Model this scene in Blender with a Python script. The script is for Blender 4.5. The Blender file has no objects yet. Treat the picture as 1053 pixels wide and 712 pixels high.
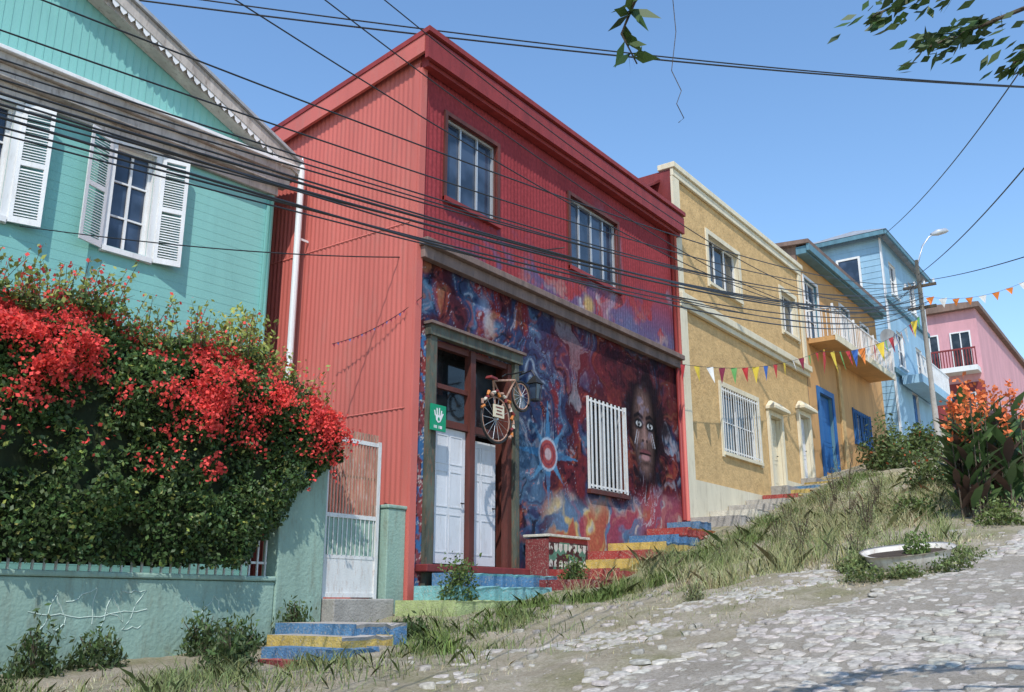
import bpy, math, random
import numpy as np
from mathutils import Vector, Matrix
random.seed(7); rng=np.random.default_rng(7)
scn=bpy.context.scene; COL=scn.collection
R=math.radians

# ------------------------------------------------------------ noise
def vnoise(x,y,seed=0):
    xi=np.floor(x).astype(np.int64); yi=np.floor(y).astype(np.int64)
    fx=x-xi; fy=y-yi; fx=fx*fx*(3-2*fx); fy=fy*fy*(3-2*fy)
    def h(a,b):
        n=(a*374761393+b*668265263+seed*974711)&0x7fffffff
        n=((n^(n>>13))*1274126177)&0x7fffffff
        return ((n^(n>>16))&0xffff)/65535.0
    return (h(xi,yi)*(1-fx)+h(xi+1,yi)*fx)*(1-fy)+(h(xi,yi+1)*(1-fx)+h(xi+1,yi+1)*fx)*fy
def fbm(x,y,seed=0,o=4):
    s=0;a=.5
    for i in range(o):
        s=s+a*vnoise(x*2**i,y*2**i,seed+i*17);a*=.5
    return s/(1-.5**o)
def sstep(a,b,x):
    t=np.clip((x-a)/(b-a),0,1);return t*t*(3-2*t)

# ------------------------------------------------------------ materials
def newmat(name):
    m=bpy.data.materials.new(name);m.use_nodes=True
    nt=m.node_tree;b=nt.nodes["Principled BSDF"];return m,nt,b
def N(nt,t,**k):
    n=nt.nodes.new(t)
    for a,v in k.items():setattr(n,a,v)
    return n
def paint(name,col,rough=.6,var=.25,scale=1.5,dirt=None,dirtamt=.35,bump=.15,bscale=40,metal=0,streak=True,spec=.4):
    m,nt,b=newmat(name);L=nt.links
    geo=N(nt,"ShaderNodeNewGeometry")
    mp=N(nt,"ShaderNodeMapping");mp.inputs["Scale"].default_value=(1,1,.22 if streak else 1)
    L.new(geo.outputs["Position"],mp.inputs["Vector"])
    n1=N(nt,"ShaderNodeTexNoise");n1.inputs["Scale"].default_value=scale;n1.inputs["Detail"].default_value=4;n1.inputs["Roughness"].default_value=.65
    L.new(mp.outputs[0],n1.inputs["Vector"])
    r1=N(nt,"ShaderNodeValToRGB");e=r1.color_ramp.elements
    c=col
    e[0].position=.3;e[0].color=(c[0]*(1-var),c[1]*(1-var),c[2]*(1-var),1)
    e[1].position=.7;e[1].color=(min(1,c[0]*(1+var*.6)),min(1,c[1]*(1+var*.6)),min(1,c[2]*(1+var*.6)),1)
    L.new(n1.outputs[0],r1.inputs[0])
    n2=N(nt,"ShaderNodeTexNoise");n2.inputs["Scale"].default_value=scale*4.3;n2.inputs["Detail"].default_value=5;n2.inputs["Roughness"].default_value=.75
    L.new(mp.outputs[0],n2.inputs["Vector"])
    r2=N(nt,"ShaderNodeValToRGB");e=r2.color_ramp.elements
    e[0].position=.52;e[0].color=(0,0,0,1);e[1].position=.72;e[1].color=(dirtamt,)*3+(1,)
    L.new(n2.outputs[0],r2.inputs[0])
    mx=N(nt,"ShaderNodeMixRGB");d=dirt or (c[0]*.45,c[1]*.42,c[2]*.4)
    mx.inputs[2].default_value=(*d,1);L.new(r2.outputs[0],mx.inputs[0]);L.new(r1.outputs[0],mx.inputs[1])
    L.new(mx.outputs[0],b.inputs["Base Color"])
    b.inputs["Roughness"].default_value=rough;b.inputs["Metallic"].default_value=metal
    b.inputs["Specular IOR Level"].default_value=spec
    if bump:
        n3=N(nt,"ShaderNodeTexNoise");n3.inputs["Scale"].default_value=bscale;n3.inputs["Detail"].default_value=3
        L.new(geo.outputs["Position"],n3.inputs["Vector"])
        bp=N(nt,"ShaderNodeBump");bp.inputs["Strength"].default_value=bump;bp.inputs["Distance"].default_value=.02
        L.new(n3.outputs[0],bp.inputs["Height"]);L.new(bp.outputs[0],b.inputs["Normal"])
    return m
def colattr(name,rough=.6,trans=0,noise=.25,bump=0,spec=.3,nscale=9):
    m,nt,b=newmat(name);L=nt.links
    a=N(nt,"ShaderNodeAttribute",attribute_name="Col")
    out=a.outputs["Color"]
    if noise:
        geo=N(nt,"ShaderNodeNewGeometry")
        n=N(nt,"ShaderNodeTexNoise");n.inputs["Scale"].default_value=nscale;n.inputs["Detail"].default_value=4
        L.new(geo.outputs["Position"],n.inputs["Vector"])
        mr=N(nt,"ShaderNodeMapRange");mr.inputs["From Min"].default_value=.3;mr.inputs["From Max"].default_value=.7
        mr.inputs["To Min"].default_value=1-noise;mr.inputs["To Max"].default_value=1+noise
        L.new(n.outputs[0],mr.inputs[0])
        mx=N(nt,"ShaderNodeVectorMath",operation="SCALE");L.new(out,mx.inputs[0]);L.new(mr.outputs[0],mx.inputs["Scale"]);out=mx.outputs[0]
    L.new(out,b.inputs["Base Color"]);b.inputs["Roughness"].default_value=rough
    b.inputs["Specular IOR Level"].default_value=spec
    if trans:
        t=N(nt,"ShaderNodeBsdfTranslucent");L.new(out,t.inputs[0])
        ms=N(nt,"ShaderNodeMixShader");ms.inputs[0].default_value=trans
        L.new(b.outputs[0],ms.inputs[1]);L.new(t.outputs[0],ms.inputs[2]);L.new(ms.outputs[0],nt.nodes["Material Output"].inputs[0])
    if bump:
        n3=N(nt,"ShaderNodeTexNoise");n3.inputs["Scale"].default_value=30
        L.new(geo.outputs["Position"],n3.inputs["Vector"])
        bp=N(nt,"ShaderNodeBump");bp.inputs["Strength"].default_value=bump;bp.inputs["Distance"].default_value=.02
        L.new(n3.outputs[0],bp.inputs["Height"]);L.new(bp.outputs[0],b.inputs["Normal"])
    return m
def glassmat(name,col=(.03,.04,.05),k=3):
    m,nt,b=newmat(name);L=nt.links
    geo=N(nt,"ShaderNodeNewGeometry");n=N(nt,"ShaderNodeTexNoise");n.inputs["Scale"].default_value=1.3;n.inputs["Detail"].default_value=3
    L.new(geo.outputs["Position"],n.inputs["Vector"])
    r=N(nt,"ShaderNodeValToRGB");e=r.color_ramp.elements
    e[0].position=.42;e[0].color=(*col,1);e[1].position=.6;e[1].color=(col[0]*k+.01,col[1]*k+.01,col[2]*k+.01,1)
    L.new(n.outputs[0],r.inputs[0]);L.new(r.outputs[0],b.inputs["Base Color"])
    b.inputs["Roughness"].default_value=.08;b.inputs["Specular IOR Level"].default_value=.55
    bp=N(nt,"ShaderNodeBump");bp.inputs["Strength"].default_value=.06;L.new(n.outputs[0],bp.inputs["Height"]);L.new(bp.outputs[0],b.inputs["Normal"])
    return m

M=dict(
 teal=paint("teal_paint",(.21,.48,.44),.65,.12,.8,dirtamt=.3,dirt=(.14,.33,.31)),
 tealtrim=paint("weathered_cornice",(.44,.40,.36),.8,.3,3,dirt=(.14,.11,.09),dirtamt=.75),
 white=paint("white_paint",(.72,.72,.71),.5,.1,3,dirtamt=.35,dirt=(.4,.36,.3)),
 whitemetal=paint("white_metal",(.66,.66,.64),.4,.1,6,dirtamt=.5,dirt=(.35,.18,.1)),
 cream=paint("cream_render",(.68,.61,.45),.75,.12,2,dirtamt=.5,dirt=(.38,.31,.21)),
 yellow=paint("ochre_stucco",(.58,.39,.185),.95,.24,3.0,dirtamt=.5,dirt=(.40,.26,.12),bump=1.0,bscale=12,streak=False,spec=.15),
 redside=paint("red_corrugated",(.53,.135,.11),.6,.16,.8,dirtamt=.5,dirt=(.42,.17,.14),spec=.25),
 darkred=paint("dark_red_trim",(.26,.035,.032),.55,.25,3,dirtamt=.35,spec=.3),
 ledge=paint("weathered_ledge",(.19,.13,.11),.8,.4,4,dirt=(.07,.06,.06),dirtamt=.7),
 redpost=paint("red_brown_post",(.11,.03,.022),.6,.4,4,dirt=(.05,.03,.02),dirtamt=.8),
 framegreen=paint("painted_frame",(.09,.10,.075),.6,.7,5,dirt=(.25,.1,.05),dirtamt=.9),
 door=paint("white_door",(.64,.65,.68),.4,.1,3,dirtamt=.4,dirt=(.36,.33,.3)),
 glass=glassmat("window_glass",(.012,.014,.016)),
 glassb=glassmat("blue_window_glass",(.02,.032,.055),2.2),
 dark=paint("dark_interior",(.015,.013,.012),.9,.3,3),
 alum=paint("aluminium",(.5,.52,.54),.35,.1,8,metal=.4,dirtamt=.2),
 black=paint("black_iron",(.02,.02,.02),.5,.3,10),
 orange=paint("orange_render",(.56,.31,.12),.8,.2,1.2,dirtamt=.4),
 blue=paint("blue_paint",(.02,.12,.33),.6,.2,3),
 bluegrey=paint("blue_grey_trim",(.10,.22,.28),.6,.25,3,dirtamt=.4),
 lightblue=paint("light_blue_boards",(.28,.46,.60),.65,.15,1.5,dirtamt=.25),
 roofgrey=paint("zinc_roof",(.36,.37,.38),.5,.25,2,metal=.2,dirtamt=.5),
 roofrust=paint("rusty_roof",(.20,.13,.10),.7,.4,2,dirtamt=.5),
 pink=paint("pink_render",(.62,.32,.35),.75,.15,1.2,dirtamt=.2),
 maroon=paint("maroon_boards",(.20,.03,.03),.6,.3,3),
 palegreen=paint("pale_green_wall",(.27,.39,.32),.85,.22,1.6,dirt=(.19,.21,.16),dirtamt=.7,bump=.5,bscale=20),
 rust=paint("rusted_bars",(.42,.24,.17),.7,.5,8,dirt=(.6,.55,.5),dirtamt=.7),
 concrete=paint("concrete",(.34,.32,.29),.9,.25,3,dirtamt=.5,bump=.6,bscale=30,streak=False),
 bark=paint("bark",(.10,.075,.05),.9,.4,8,bump=.8,bscale=40),
 enamel=paint("old_enamel",(.60,.56,.49),.5,.25,5,dirt=(.26,.15,.09),dirtamt=.9),
 soil=paint("soil",(.06,.042,.03),.95,.4,10,bump=.8),
 green=paint("green_sign",(.0,.26,.12),.4,.05,3,dirtamt=.1),
 graf=paint("faded_graffiti",(.46,.55,.49),.85,.2,4,dirt=(.30,.42,.35),dirtamt=.9),
 mural=colattr("mural_paint",.8,0,.18,.2,nscale=14,spec=.08),
 leaf=colattr("leaf",.5,.25,0,spec=.35),
 petal=colattr("petal",.7,.3,0,spec=.1),
 grass=colattr("grass_blades",.8,0,0,spec=.1),
 stone=colattr("cobble_stone",.95,0,.35,.8,spec=.1,nscale=18),
)
stepcols={"red":(.36,.065,.055),"yellow":(.52,.37,.11),"blue":(.09,.20,.34),"cyan":(.20,.43,.45),"lime":(.38,.45,.20),"maroon":(.21,.045,.045),"orange":(.6,.2,.05),"grey":(.42,.39,.35),"cream":(.58,.54,.45)}
for k,v in stepcols.items(): M["s_"+k]=paint("step_"+k,v,.85,.3,6,dirt=(.38,.34,.28),dirtamt=1.0,bump=.7,streak=False,spec=.15)
flagcols={"red":(.5,.03,.03),"yellow":(.7,.5,.04),"blue":(.04,.12,.4),"lime":(.15,.4,.1),"maroon":(.25,.02,.05),"orange":(.7,.2,.03),"cream":(.75,.73,.68)}
for k,v in flagcols.items(): M["f_"+k]=paint("pennant_"+k,v,.7,.15,5,dirtamt=.1,bump=0)

# ------------------------------------------------------------ builders
class MB:
    def __init__(s,xf=None): s.v=[];s.f=[];s.mi=[];s.mats=[];s.xf=xf
    def m(s,mat):
        mat=M[mat] if isinstance(mat,str) else mat
        if mat not in s.mats:s.mats.append(mat)
        return s.mats.index(mat)
    def add(s,vs,fs,mat):
        o=len(s.v);i=s.m(mat)
        s.v+= [tuple((s.xf@Vector(v)) if s.xf else v) for v in vs]
        for f in fs:s.f.append([o+k for k in f]);s.mi.append(i)
    def hexa(s,p,mat):
        s.add(p,[(3,2,1,0),(4,5,6,7),(0,1,5,4),(1,2,6,5),(2,3,7,6),(3,0,4,7)],mat)
    def box(s,x0,x1,y0,y1,z0,z1,mat):
        s.hexa([(x0,y0,z0),(x1,y0,z0),(x1,y1,z0),(x0,y1,z0),(x0,y0,z1),(x1,y0,z1),(x1,y1,z1),(x0,y1,z1)],mat)
    def quad(s,a,b,c,d,mat): s.add([a,b,c,d],[(0,1,2,3)],mat)
    def tube(s,pts,r,mat,n=6,closed=False):
        pts=[Vector(p) for p in pts];k=len(pts);vs=[]
        rr=r if isinstance(r,(list,tuple)) else [r]*k
        for i,p in enumerate(pts):
            if closed:t=pts[(i+1)%k]-pts[i-1]
            else:t=pts[min(i+1,k-1)]-pts[max(i-1,0)]
            t.normalize()
            up=Vector((0,0,1)) if abs(t.z)<.9 else Vector((1,0,0))
            a=t.cross(up).normalized();b=t.cross(a)
            for j in range(n):
                an=2*math.pi*j/n;vs.append(tuple(p+a*math.cos(an)*rr[i]+b*math.sin(an)*rr[i]))
        fs=[]
        for i in range(k if closed else k-1):
            for j in range(n):
                q=(i+1)%k
                fs.append((i*n+j,i*n+(j+1)%n,q*n+(j+1)%n,q*n+j))
        if not closed:
            fs.append(tuple(range(n)));fs.append(tuple((k-1)*n+j for j in range(n))[::-1])
        s.add(vs,fs,mat)
    def wall(s,x0,x1,z0,z1,y,holes,mat,rev=.2,revmat=None):
        xs=sorted({x0,x1,*[h[0] for h in holes],*[h[1] for h in holes]})
        zs=sorted({z0,z1,*[h[2] for h in holes],*[h[3] for h in holes]})
        for i in range(len(xs)-1):
            for j in range(len(zs)-1):
                cx=(xs[i]+xs[i+1])/2;cz=(zs[j]+zs[j+1])/2
                if any(h[0]<cx<h[1] and h[2]<cz<h[3] for h in holes):continue
                s.quad((xs[i],y,zs[j]),(xs[i+1],y,zs[j]),(xs[i+1],y,zs[j+1]),(xs[i],y,zs[j+1]),mat)
        for a,b,c,d in holes: s.reveal(a,b,c,d,y,y+rev,revmat or mat)
    def reveal(s,a,b,c,d,y,y2,mat):
        v=[(a,y,c),(a,y2,c),(a,y2,d),(a,y,d),(b,y,c),(b,y2,c),(b,y2,d),(b,y,d)]
        s.add(v,[(0,1,2,3),(4,7,6,5),(3,2,6,7),(0,4,5,1)],mat)
    def surround(s,a,bq,c0,d0,y,w,pr,mat):
        s.box(a-w,a-.003,y-pr,y-.007,c0-w,d0+w,mat);s.box(bq+.003,bq+w,y-pr,y-.007,c0-w,d0+w,mat);s.box(a-.002,bq+.002,y-pr+.003,y-.008,d0+.003,d0+w,mat)
def finish(ob,parent,label=None,cat=None,group=None,kind=None):
    COL.objects.link(ob)
    if parent is not None:
        ob.parent=parent;ob.matrix_parent_inverse=Matrix.Translation(-parent.location)
    if label:ob["label"]=label
    if cat:ob["category"]=cat
    if group:ob["group"]=group
    if kind:ob["kind"]=kind
    return ob
def mk(mb,name,parent=None,smooth=False,bevel=0,**k):
    v=np.array(mb.v,dtype=float);c=(v.min(0)+v.max(0))/2
    if parent is None:c[2]=v[:,2].min()
    me=bpy.data.meshes.new(name);me.from_pydata([tuple(p) for p in v-c],[],mb.f)
    for m in mb.mats:me.materials.append(m)
    me.polygons.foreach_set("material_index",mb.mi)
    if smooth:me.polygons.foreach_set("use_smooth",[True]*len(mb.f))
    me.update()
    ob=bpy.data.objects.new(name,me);ob.location=c
    if bevel:
        b=ob.modifiers.new("bevel","BEVEL");b.width=bevel;b.segments=2;b.limit_method='ANGLE'
    return finish(ob,parent,**k)
def subpart(mb,name,par,**k):
    o=mk(mb,name,None,**k);o.parent=par;o.matrix_parent_inverse=Matrix.Translation(-par.location);return o
def thing(name,loc,label,cat,group=None):
    e=bpy.data.objects.new(name,None);e.location=loc;e.empty_display_size=.3
    return finish(e,None,label,cat,group)
def npmesh(name,V,nper,cols,mat,parent=None,smooth=False,**k):
    F=V.shape[0];v=V.reshape(-1,3);c=(v.min(0)+v.max(0))/2
    if parent is None:c[2]=v[:,2].min()
    me=bpy.data.meshes.new(name)
    me.vertices.add(F*nper);me.vertices.foreach_set("co",(v-c).astype(np.float32).ravel())
    me.loops.add(F*nper);me.loops.foreach_set("vertex_index",np.arange(F*nper,dtype=np.int32))
    me.polygons.add(F);me.polygons.foreach_set("loop_start",np.arange(F,dtype=np.int32)*nper)
    me.update(calc_edges=True)
    if cols is not None:
        ca=me.color_attributes.new("Col",'FLOAT_COLOR','POINT')
        cc=np.ones((F,nper,4),dtype=np.float32);cc[:,:,:3]=np.asarray(cols)[:,None,:]
        ca.data.foreach_set("color",cc.ravel())
    me.materials.append(mat)
    ob=bpy.data.objects.new(name,me);ob.location=c
    return finish(ob,parent,**k)
def leafquads(P,size,asp=.5,updir=None,droop=0):
    n=len(P)
    d=rng.normal(size=(n,3))
    if updir is not None:d=d*.6+np.array(updir)
    d/=np.linalg.norm(d,axis=1)[:,None]+1e-9
    e=np.cross(d,rng.normal(size=(n,3)));e/=np.linalg.norm(e,axis=1)[:,None]+1e-9
    s=size*rng.uniform(.6,1.3,size=(n,1))
    a=P-d*s*.5;c=P+d*s*.5;b=P+e*s*asp*.5;q=P-e*s*asp*.5
    return np.stack([a,b,c,q],1)
def shade(base,n,var=.35):
    b=np.array(base)[None,:]*np.ones((n,1))
    return b*(1+rng.uniform(-var,var,size=(n,1)))*(1+rng.uniform(-.12,.12,size=(n,3)))

# ------------------------------------------------------------ terrain
zx=[-400,-40,0,5,8.8,10.5,12.5,14,16,18,21,25,31,45,60,90,400]
zz=[-12,-6,-1.5,-.7,-.48,-.18,.04,.30,.74,1.06,1.76,2.66,3.98,6.9,10.2,14,14]
def H(x,y):
    x=np.asarray(x,float);y=np.asarray(y,float)
    xx=np.where(x<0,x*.6,x);xx=np.minimum(xx,70+(np.maximum(x,70)-70)*.05);xx=np.maximum(xx,-30)
    zr=-1.6+.17*xx-.045*np.clip(y,-6,9)
    zs=np.interp(x,zx,zz)
    t=sstep(4.6,7.4,y)
    z=zr*(1-t)+zs*t
    z=z+.28*np.exp(-(((x-19)/4.5)**2+((y-3.6)/1.5)**2))
    z=z+ (fbm(x*.9,y*.9,3)-.5)*.22*sstep(2,3.2,y)*sstep(8.8,7.6,y)
    z=z+(fbm(x*5,y*5,9,3)-.5)*.04
    return z
def roadedge(x):
    x=np.asarray(x,float)
    return np.interp(x,[-5,4,6,7.5,9,12,15,20,40],[5,4.6,4.5,4.2,3.5,2.4,2.1,2.1,2.4])+(fbm(x*1.7,x*0+3,5)-.5)*.8
def gridobj(name,xs,ys,zf,mat,mask=None,**k):
    X,Y=np.meshgrid(xs,ys,indexing='ij');Z=zf(X,Y)
    nx,ny=len(xs),len(ys);me=bpy.data.meshes.new(name)
    v=np.stack([X,Y,Z],-1).reshape(-1,3)
    I=np.arange(nx*ny).reshape(nx,ny)
    q=np.stack([I[:-1,:-1],I[1:,:-1],I[1:,1:],I[:-1,1:]],-1).reshape(-1,4)
    if mask is not None:
        q=q[mask(v[q].mean(1))]
    me.vertices.add(len(v));me.vertices.foreach_set("co",v.astype(np.float32).ravel())
    F=len(q);me.loops.add(F*4);me.loops.foreach_set("vertex_index",q.astype(np.int32).ravel())
    me.polygons.add(F);me.polygons.foreach_set("loop_start",np.arange(F,dtype=np.int32)*4)
    me.polygons.foreach_set("use_smooth",[True]*F)
    me.update(calc_edges=True);me.materials.append(mat)
    ob=bpy.data.objects.new(name,me);return finish(ob,None,**k)
def mask(nt,geo,scale,a,b,det=6,rough=.7,top=1):
    n=N(nt,"ShaderNodeTexNoise");n.inputs["Scale"].default_value=scale;n.inputs["Detail"].default_value=det;n.inputs["Roughness"].default_value=rough;nt.links.new(geo.outputs["Position"],n.inputs["Vector"])
    rd=N(nt,"ShaderNodeValToRGB");e=rd.color_ramp.elements;e[0].position=a;e[0].color=(0,0,0,1);e[1].position=b;e[1].color=(top,top,top,1);nt.links.new(n.outputs[0],rd.inputs[0]);return rd
def surfmat(name,ca,cb,grasscol,grassA,grassB,grasstop):
    m,nt,b=newmat(name);L=nt.links;geo=N(nt,"ShaderNodeNewGeometry")
    rd=mask(nt,geo,2.2,.35,.65,6,.75)
    m2=N(nt,"ShaderNodeMixRGB");L.new(rd.outputs[0],m2.inputs[0]);m2.inputs[1].default_value=(*ca,1);m2.inputs[2].default_value=(*cb,1)
    rg=mask(nt,geo,1.3,grassA,grassB,7,.75,grasstop)
    m5=N(nt,"ShaderNodeMixRGB");L.new(rg.outputs[0],m5.inputs[0]);L.new(m2.outputs[0],m5.inputs[1]);m5.inputs[2].default_value=(*grasscol,1)
    n4=N(nt,"ShaderNodeTexNoise");n4.inputs["Scale"].default_value=28;n4.inputs["Detail"].default_value=6;n4.inputs["Roughness"].default_value=.85;L.new(geo.outputs["Position"],n4.inputs["Vector"])
    r4=N(nt,"ShaderNodeValToRGB");e=r4.color_ramp.elements;e[0].position=.33;e[0].color=(.5,.47,.43,1);e[1].position=.66;e[1].color=(1.22,1.2,1.18,1);L.new(n4.outputs[0],r4.inputs[0])
    m3=N(nt,"ShaderNodeMixRGB",blend_type='MULTIPLY');m3.inputs[0].default_value=.85;L.new(m5.outputs[0],m3.inputs[1]);L.new(r4.outputs[0],m3.inputs[2])
    L.new(m3.outputs[0],b.inputs["Base Color"]);b.inputs["Roughness"].default_value=.95;b.inputs["Specular IOR Level"].default_value=.15
    bp=N(nt,"ShaderNodeBump");bp.inputs["Strength"].default_value=.9;bp.inputs["Distance"].default_value=.035;L.new(n4.outputs[0],bp.inputs["Height"]);L.new(bp.outputs[0],b.inputs["Normal"])
    return m
xs=np.concatenate([np.linspace(-400,-10,20)[:-1],np.linspace(-10,2,25)[:-1],np.arange(2,26,.08),np.arange(26,60,.5),np.linspace(60,400,30)])
ys=np.concatenate([np.linspace(-300,-6,15)[:-1],np.linspace(-6,0,13)[:-1],np.arange(0,10.6,.08),np.linspace(10.8,30,20),np.linspace(40,300,10)])
gridobj("ground",xs,ys,lambda X,Y:H(X,Y)-.06*(Y<roadedge(X)-.3),surfmat("dry_ground",(.38,.33,.245),(.49,.44,.345),(.27,.26,.14),.46,.62,.75),kind="structure")
xs=np.concatenate([np.arange(-8,2,.4),np.arange(2,22,.08),np.arange(22,60,.4)]);ys=np.concatenate([np.linspace(-5,1,20)[:-1],np.arange(1,5.5,.08)])
gridobj("road",xs,ys,lambda X,Y:H(X,Y)+.012-.03*sstep(.3,0,roadedge(X)-Y),surfmat("cobble_road_bed",(.38,.34,.28),(.48,.435,.375),(.3,.28,.17),.60,.72,.45),mask=lambda c:c[:,1]<roadedge(c[:,0]),kind="structure")
def cobbles(name,cx,cy,rad,flat,lift,base):
    n=len(cx);k=8
    a=np.linspace(0,2*np.pi,k,endpoint=False)[None,:]+rng.uniform(0,6.28,(n,1))
    irr=1+rng.normal(scale=.11,size=(n,k))
    ex=rng.uniform(.82,1.3,(n,1));ey=1/ex
    tx=rng.normal(scale=.03,size=(n,1));ty=rng.normal(scale=.03,size=(n,1))
    z0=H(cx,cy)[:,None]
    def ring(s,h):
        dx=rad[:,None]*s*irr*np.cos(a)*ex;dy=rad[:,None]*s*irr*np.sin(a)*ey
        return np.stack([cx[:,None]+dx,cy[:,None]+dy,z0+.17*dx+tx*dx+ty*dy+h*rad[:,None]*flat+lift[:,None]],-1)
    r0=ring(1.0,-.9);r1=ring(.95,.55);r2=ring(.78,.85)
    top=ring(0,.92)[:,:1,:]
    V=np.concatenate([r0,r1,r2,top],1);nv=V.shape[1]
    q=[];t=[]
    for i in range(k):
        j=(i+1)%k;q+=[(i,j,k+j,k+i),(k+i,k+j,2*k+j,2*k+i)];t.append((2*k+i,2*k+j,3*k))
    q=np.array(q);t=np.array(t);off=(np.arange(n)*nv)[:,None,None]
    Q=(q[None]+off).reshape(-1);T=(t[None]+off).reshape(-1)
    me=bpy.data.meshes.new(name);v=V.reshape(-1,3);c=v.mean(0)
    me.vertices.add(len(v));me.vertices.foreach_set("co",(v-c).astype(np.float32).ravel())
    li=np.concatenate([Q,T]).astype(np.int32);nq=len(Q)//4;ntr=len(T)//3
    me.loops.add(len(li));me.loops.foreach_set("vertex_index",li);me.polygons.add(nq+ntr)
    ls=np.concatenate([np.arange(nq)*4,nq*4+np.arange(ntr)*3]).astype(np.int32)
    me.polygons.foreach_set("loop_start",ls);me.polygons.foreach_set("use_smooth",[True]*(nq+ntr));me.update(calc_edges=True)
    cc=np.ones((n,nv,4),np.float32);b3=np.array(base)[None]*rng.uniform(.80,1.10,(n,1))*(1+rng.uniform(-.03,.03,(n,3)));cc[:,:,:3]=b3[:,None,:]
    ca=me.color_attributes.new("Col",'FLOAT_COLOR','POINT');ca.data.foreach_set("color",cc.ravel());me.materials.append(M["stone"])
    ob=bpy.data.objects.new(name,me);ob.location=c;finish(ob,None,kind="stuff")
gx_=np.arange(5.0,30,.168);gy_=np.arange(.4,6.9,.142);CX,CY=np.meshgrid(gx_,gy_,indexing='ij')
CX=CX+.08*(np.arange(len(gy_))%2)[None,:]+rng.normal(scale=.018,size=CX.shape);CY=CY+rng.normal(scale=.014,size=CY.shape)
CX=CX.ravel();CY=CY.ravel();e_=roadedge(CX)
m_=fbm(CX*.8,CY*.8,303,4)
inr=(CY<e_)&(m_>.24)
inb=(CY>=e_)&(CY<np.interp(CX,[5,8,12,16],[6.0,6.3,5.2,3.2]))&(CX<16)&(m_>.47)
kp=(inr|inb)&(rng.random(len(CX))<.97)
CX,CY,m_,inb=CX[kp],CY[kp],m_[kp],inb[kp]
cobbles("cobbles",CX,CY,rng.uniform(.076,.098,len(CX)),.13,-.004+.014*sstep(.26,.55,m_)-.014*inb+rng.normal(scale=.003,size=len(CX)),(.415,.38,.33))

# ------------------------------------------------------------ windows / doors
def window(parent,x0,x1,z0,z1,y,frame="alum",cols=2,rows=1,fw=.06,glass="glass",bars=None,nb=9,bw=.035,xf=None,sill=None,recess=.1,label=None):
    g=MB(xf);g.quad((x0,y+recess+.03,z0),(x1,y+recess+.03,z0),(x1,y+recess+.03,z1),(x0,y+recess+.03,z1),glass)
    w=mk(g,"window",parent,label=label)
    f=MB(xf);ya=y+recess-.02;yb=y+recess+.025
    f.box(x0,x0+fw,ya,yb,z0,z1,frame);f.box(x1-fw,x1,ya,yb,z0,z1,frame)
    f.box(x0+fw,x1-fw,ya,yb,z0,z0+fw,frame);f.box(x0+fw,x1-fw,ya,yb,z1-fw,z1,frame)
    for i in range(1,cols):
        c=x0+(x1-x0)*i/cols;f.box(c-fw*.4,c+fw*.4,ya+.004,yb-.003,z0+fw,z1-fw,frame)
    for j in range(1,rows):
        c=z0+(z1-z0)*j/rows;f.box(x0+fw,x1-fw,ya+.009,yb-.006,c-fw*.3,c+fw*.3,frame)
    subpart(f,"frame",w)
    if bars:
        b=MB(xf)
        for i in range(nb):
            c=x0+(x1-x0)*(i+.5)/nb;b.box(c-bw/2,c+bw/2,y-.055,y-.04,z0+.02,z1-.02,bars)
        b.box(x0-.04,x1+.04,y-.0395,y-.02,z0+.06,z0+.1,bars);b.box(x0-.04,x1+.04,y-.0395,y-.02,z1-.1,z1-.06,bars)
        b.box(x0-.05,x0-.02,y-.058,y-.009,z0,z1,bars);b.box(x1+.02,x1+.05,y-.058,y-.009,z0,z1,bars)
        subpart(b,"grille",w)
    if sill:
        s=MB(xf);s.box(x0-.08,x1+.08,y-.09,y+recess-.022,z0-.09,z0-.003,sill);subpart(s,"sill",w)
    return w
def door(parent,x0,x1,z0,z1,y,mat="door",handle=True,label=None,th=.05):
    d=MB();d.box(x0,x1,y,y+th,z0,z1,mat)
    W=x1-x0;Hh=z1-z0
    for (a,b) in ((.08,.36),(.41,.68),(.73,.95)):
        for s in (0,1):
            xa=x0+W*(.1+s*.43);xb=xa+W*.37
            za=z0+Hh*a;zb=z0+Hh*b
            t=.02
            d.box(xa,xb,y-.008,y-.001,za,za+t,mat);d.box(xa,xb,y-.008,y-.001,zb-t,zb,mat)
            d.box(xa,xa+t,y-.008,y-.001,za+t,zb-t,mat);d.box(xb-t,xb,y-.008,y-.001,za+t,zb-t,mat)
    o=mk(d,"door",parent,label=label)
    if handle:
        h=MB();h.tube([(x1-.08,y-.001,z0+1.0),(x1-.08,y-.05,z0+1.0),(x1-.16,y-.055,z0+1.0)],.012,"black")
        subpart(h,"handle",o)
    return o

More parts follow.
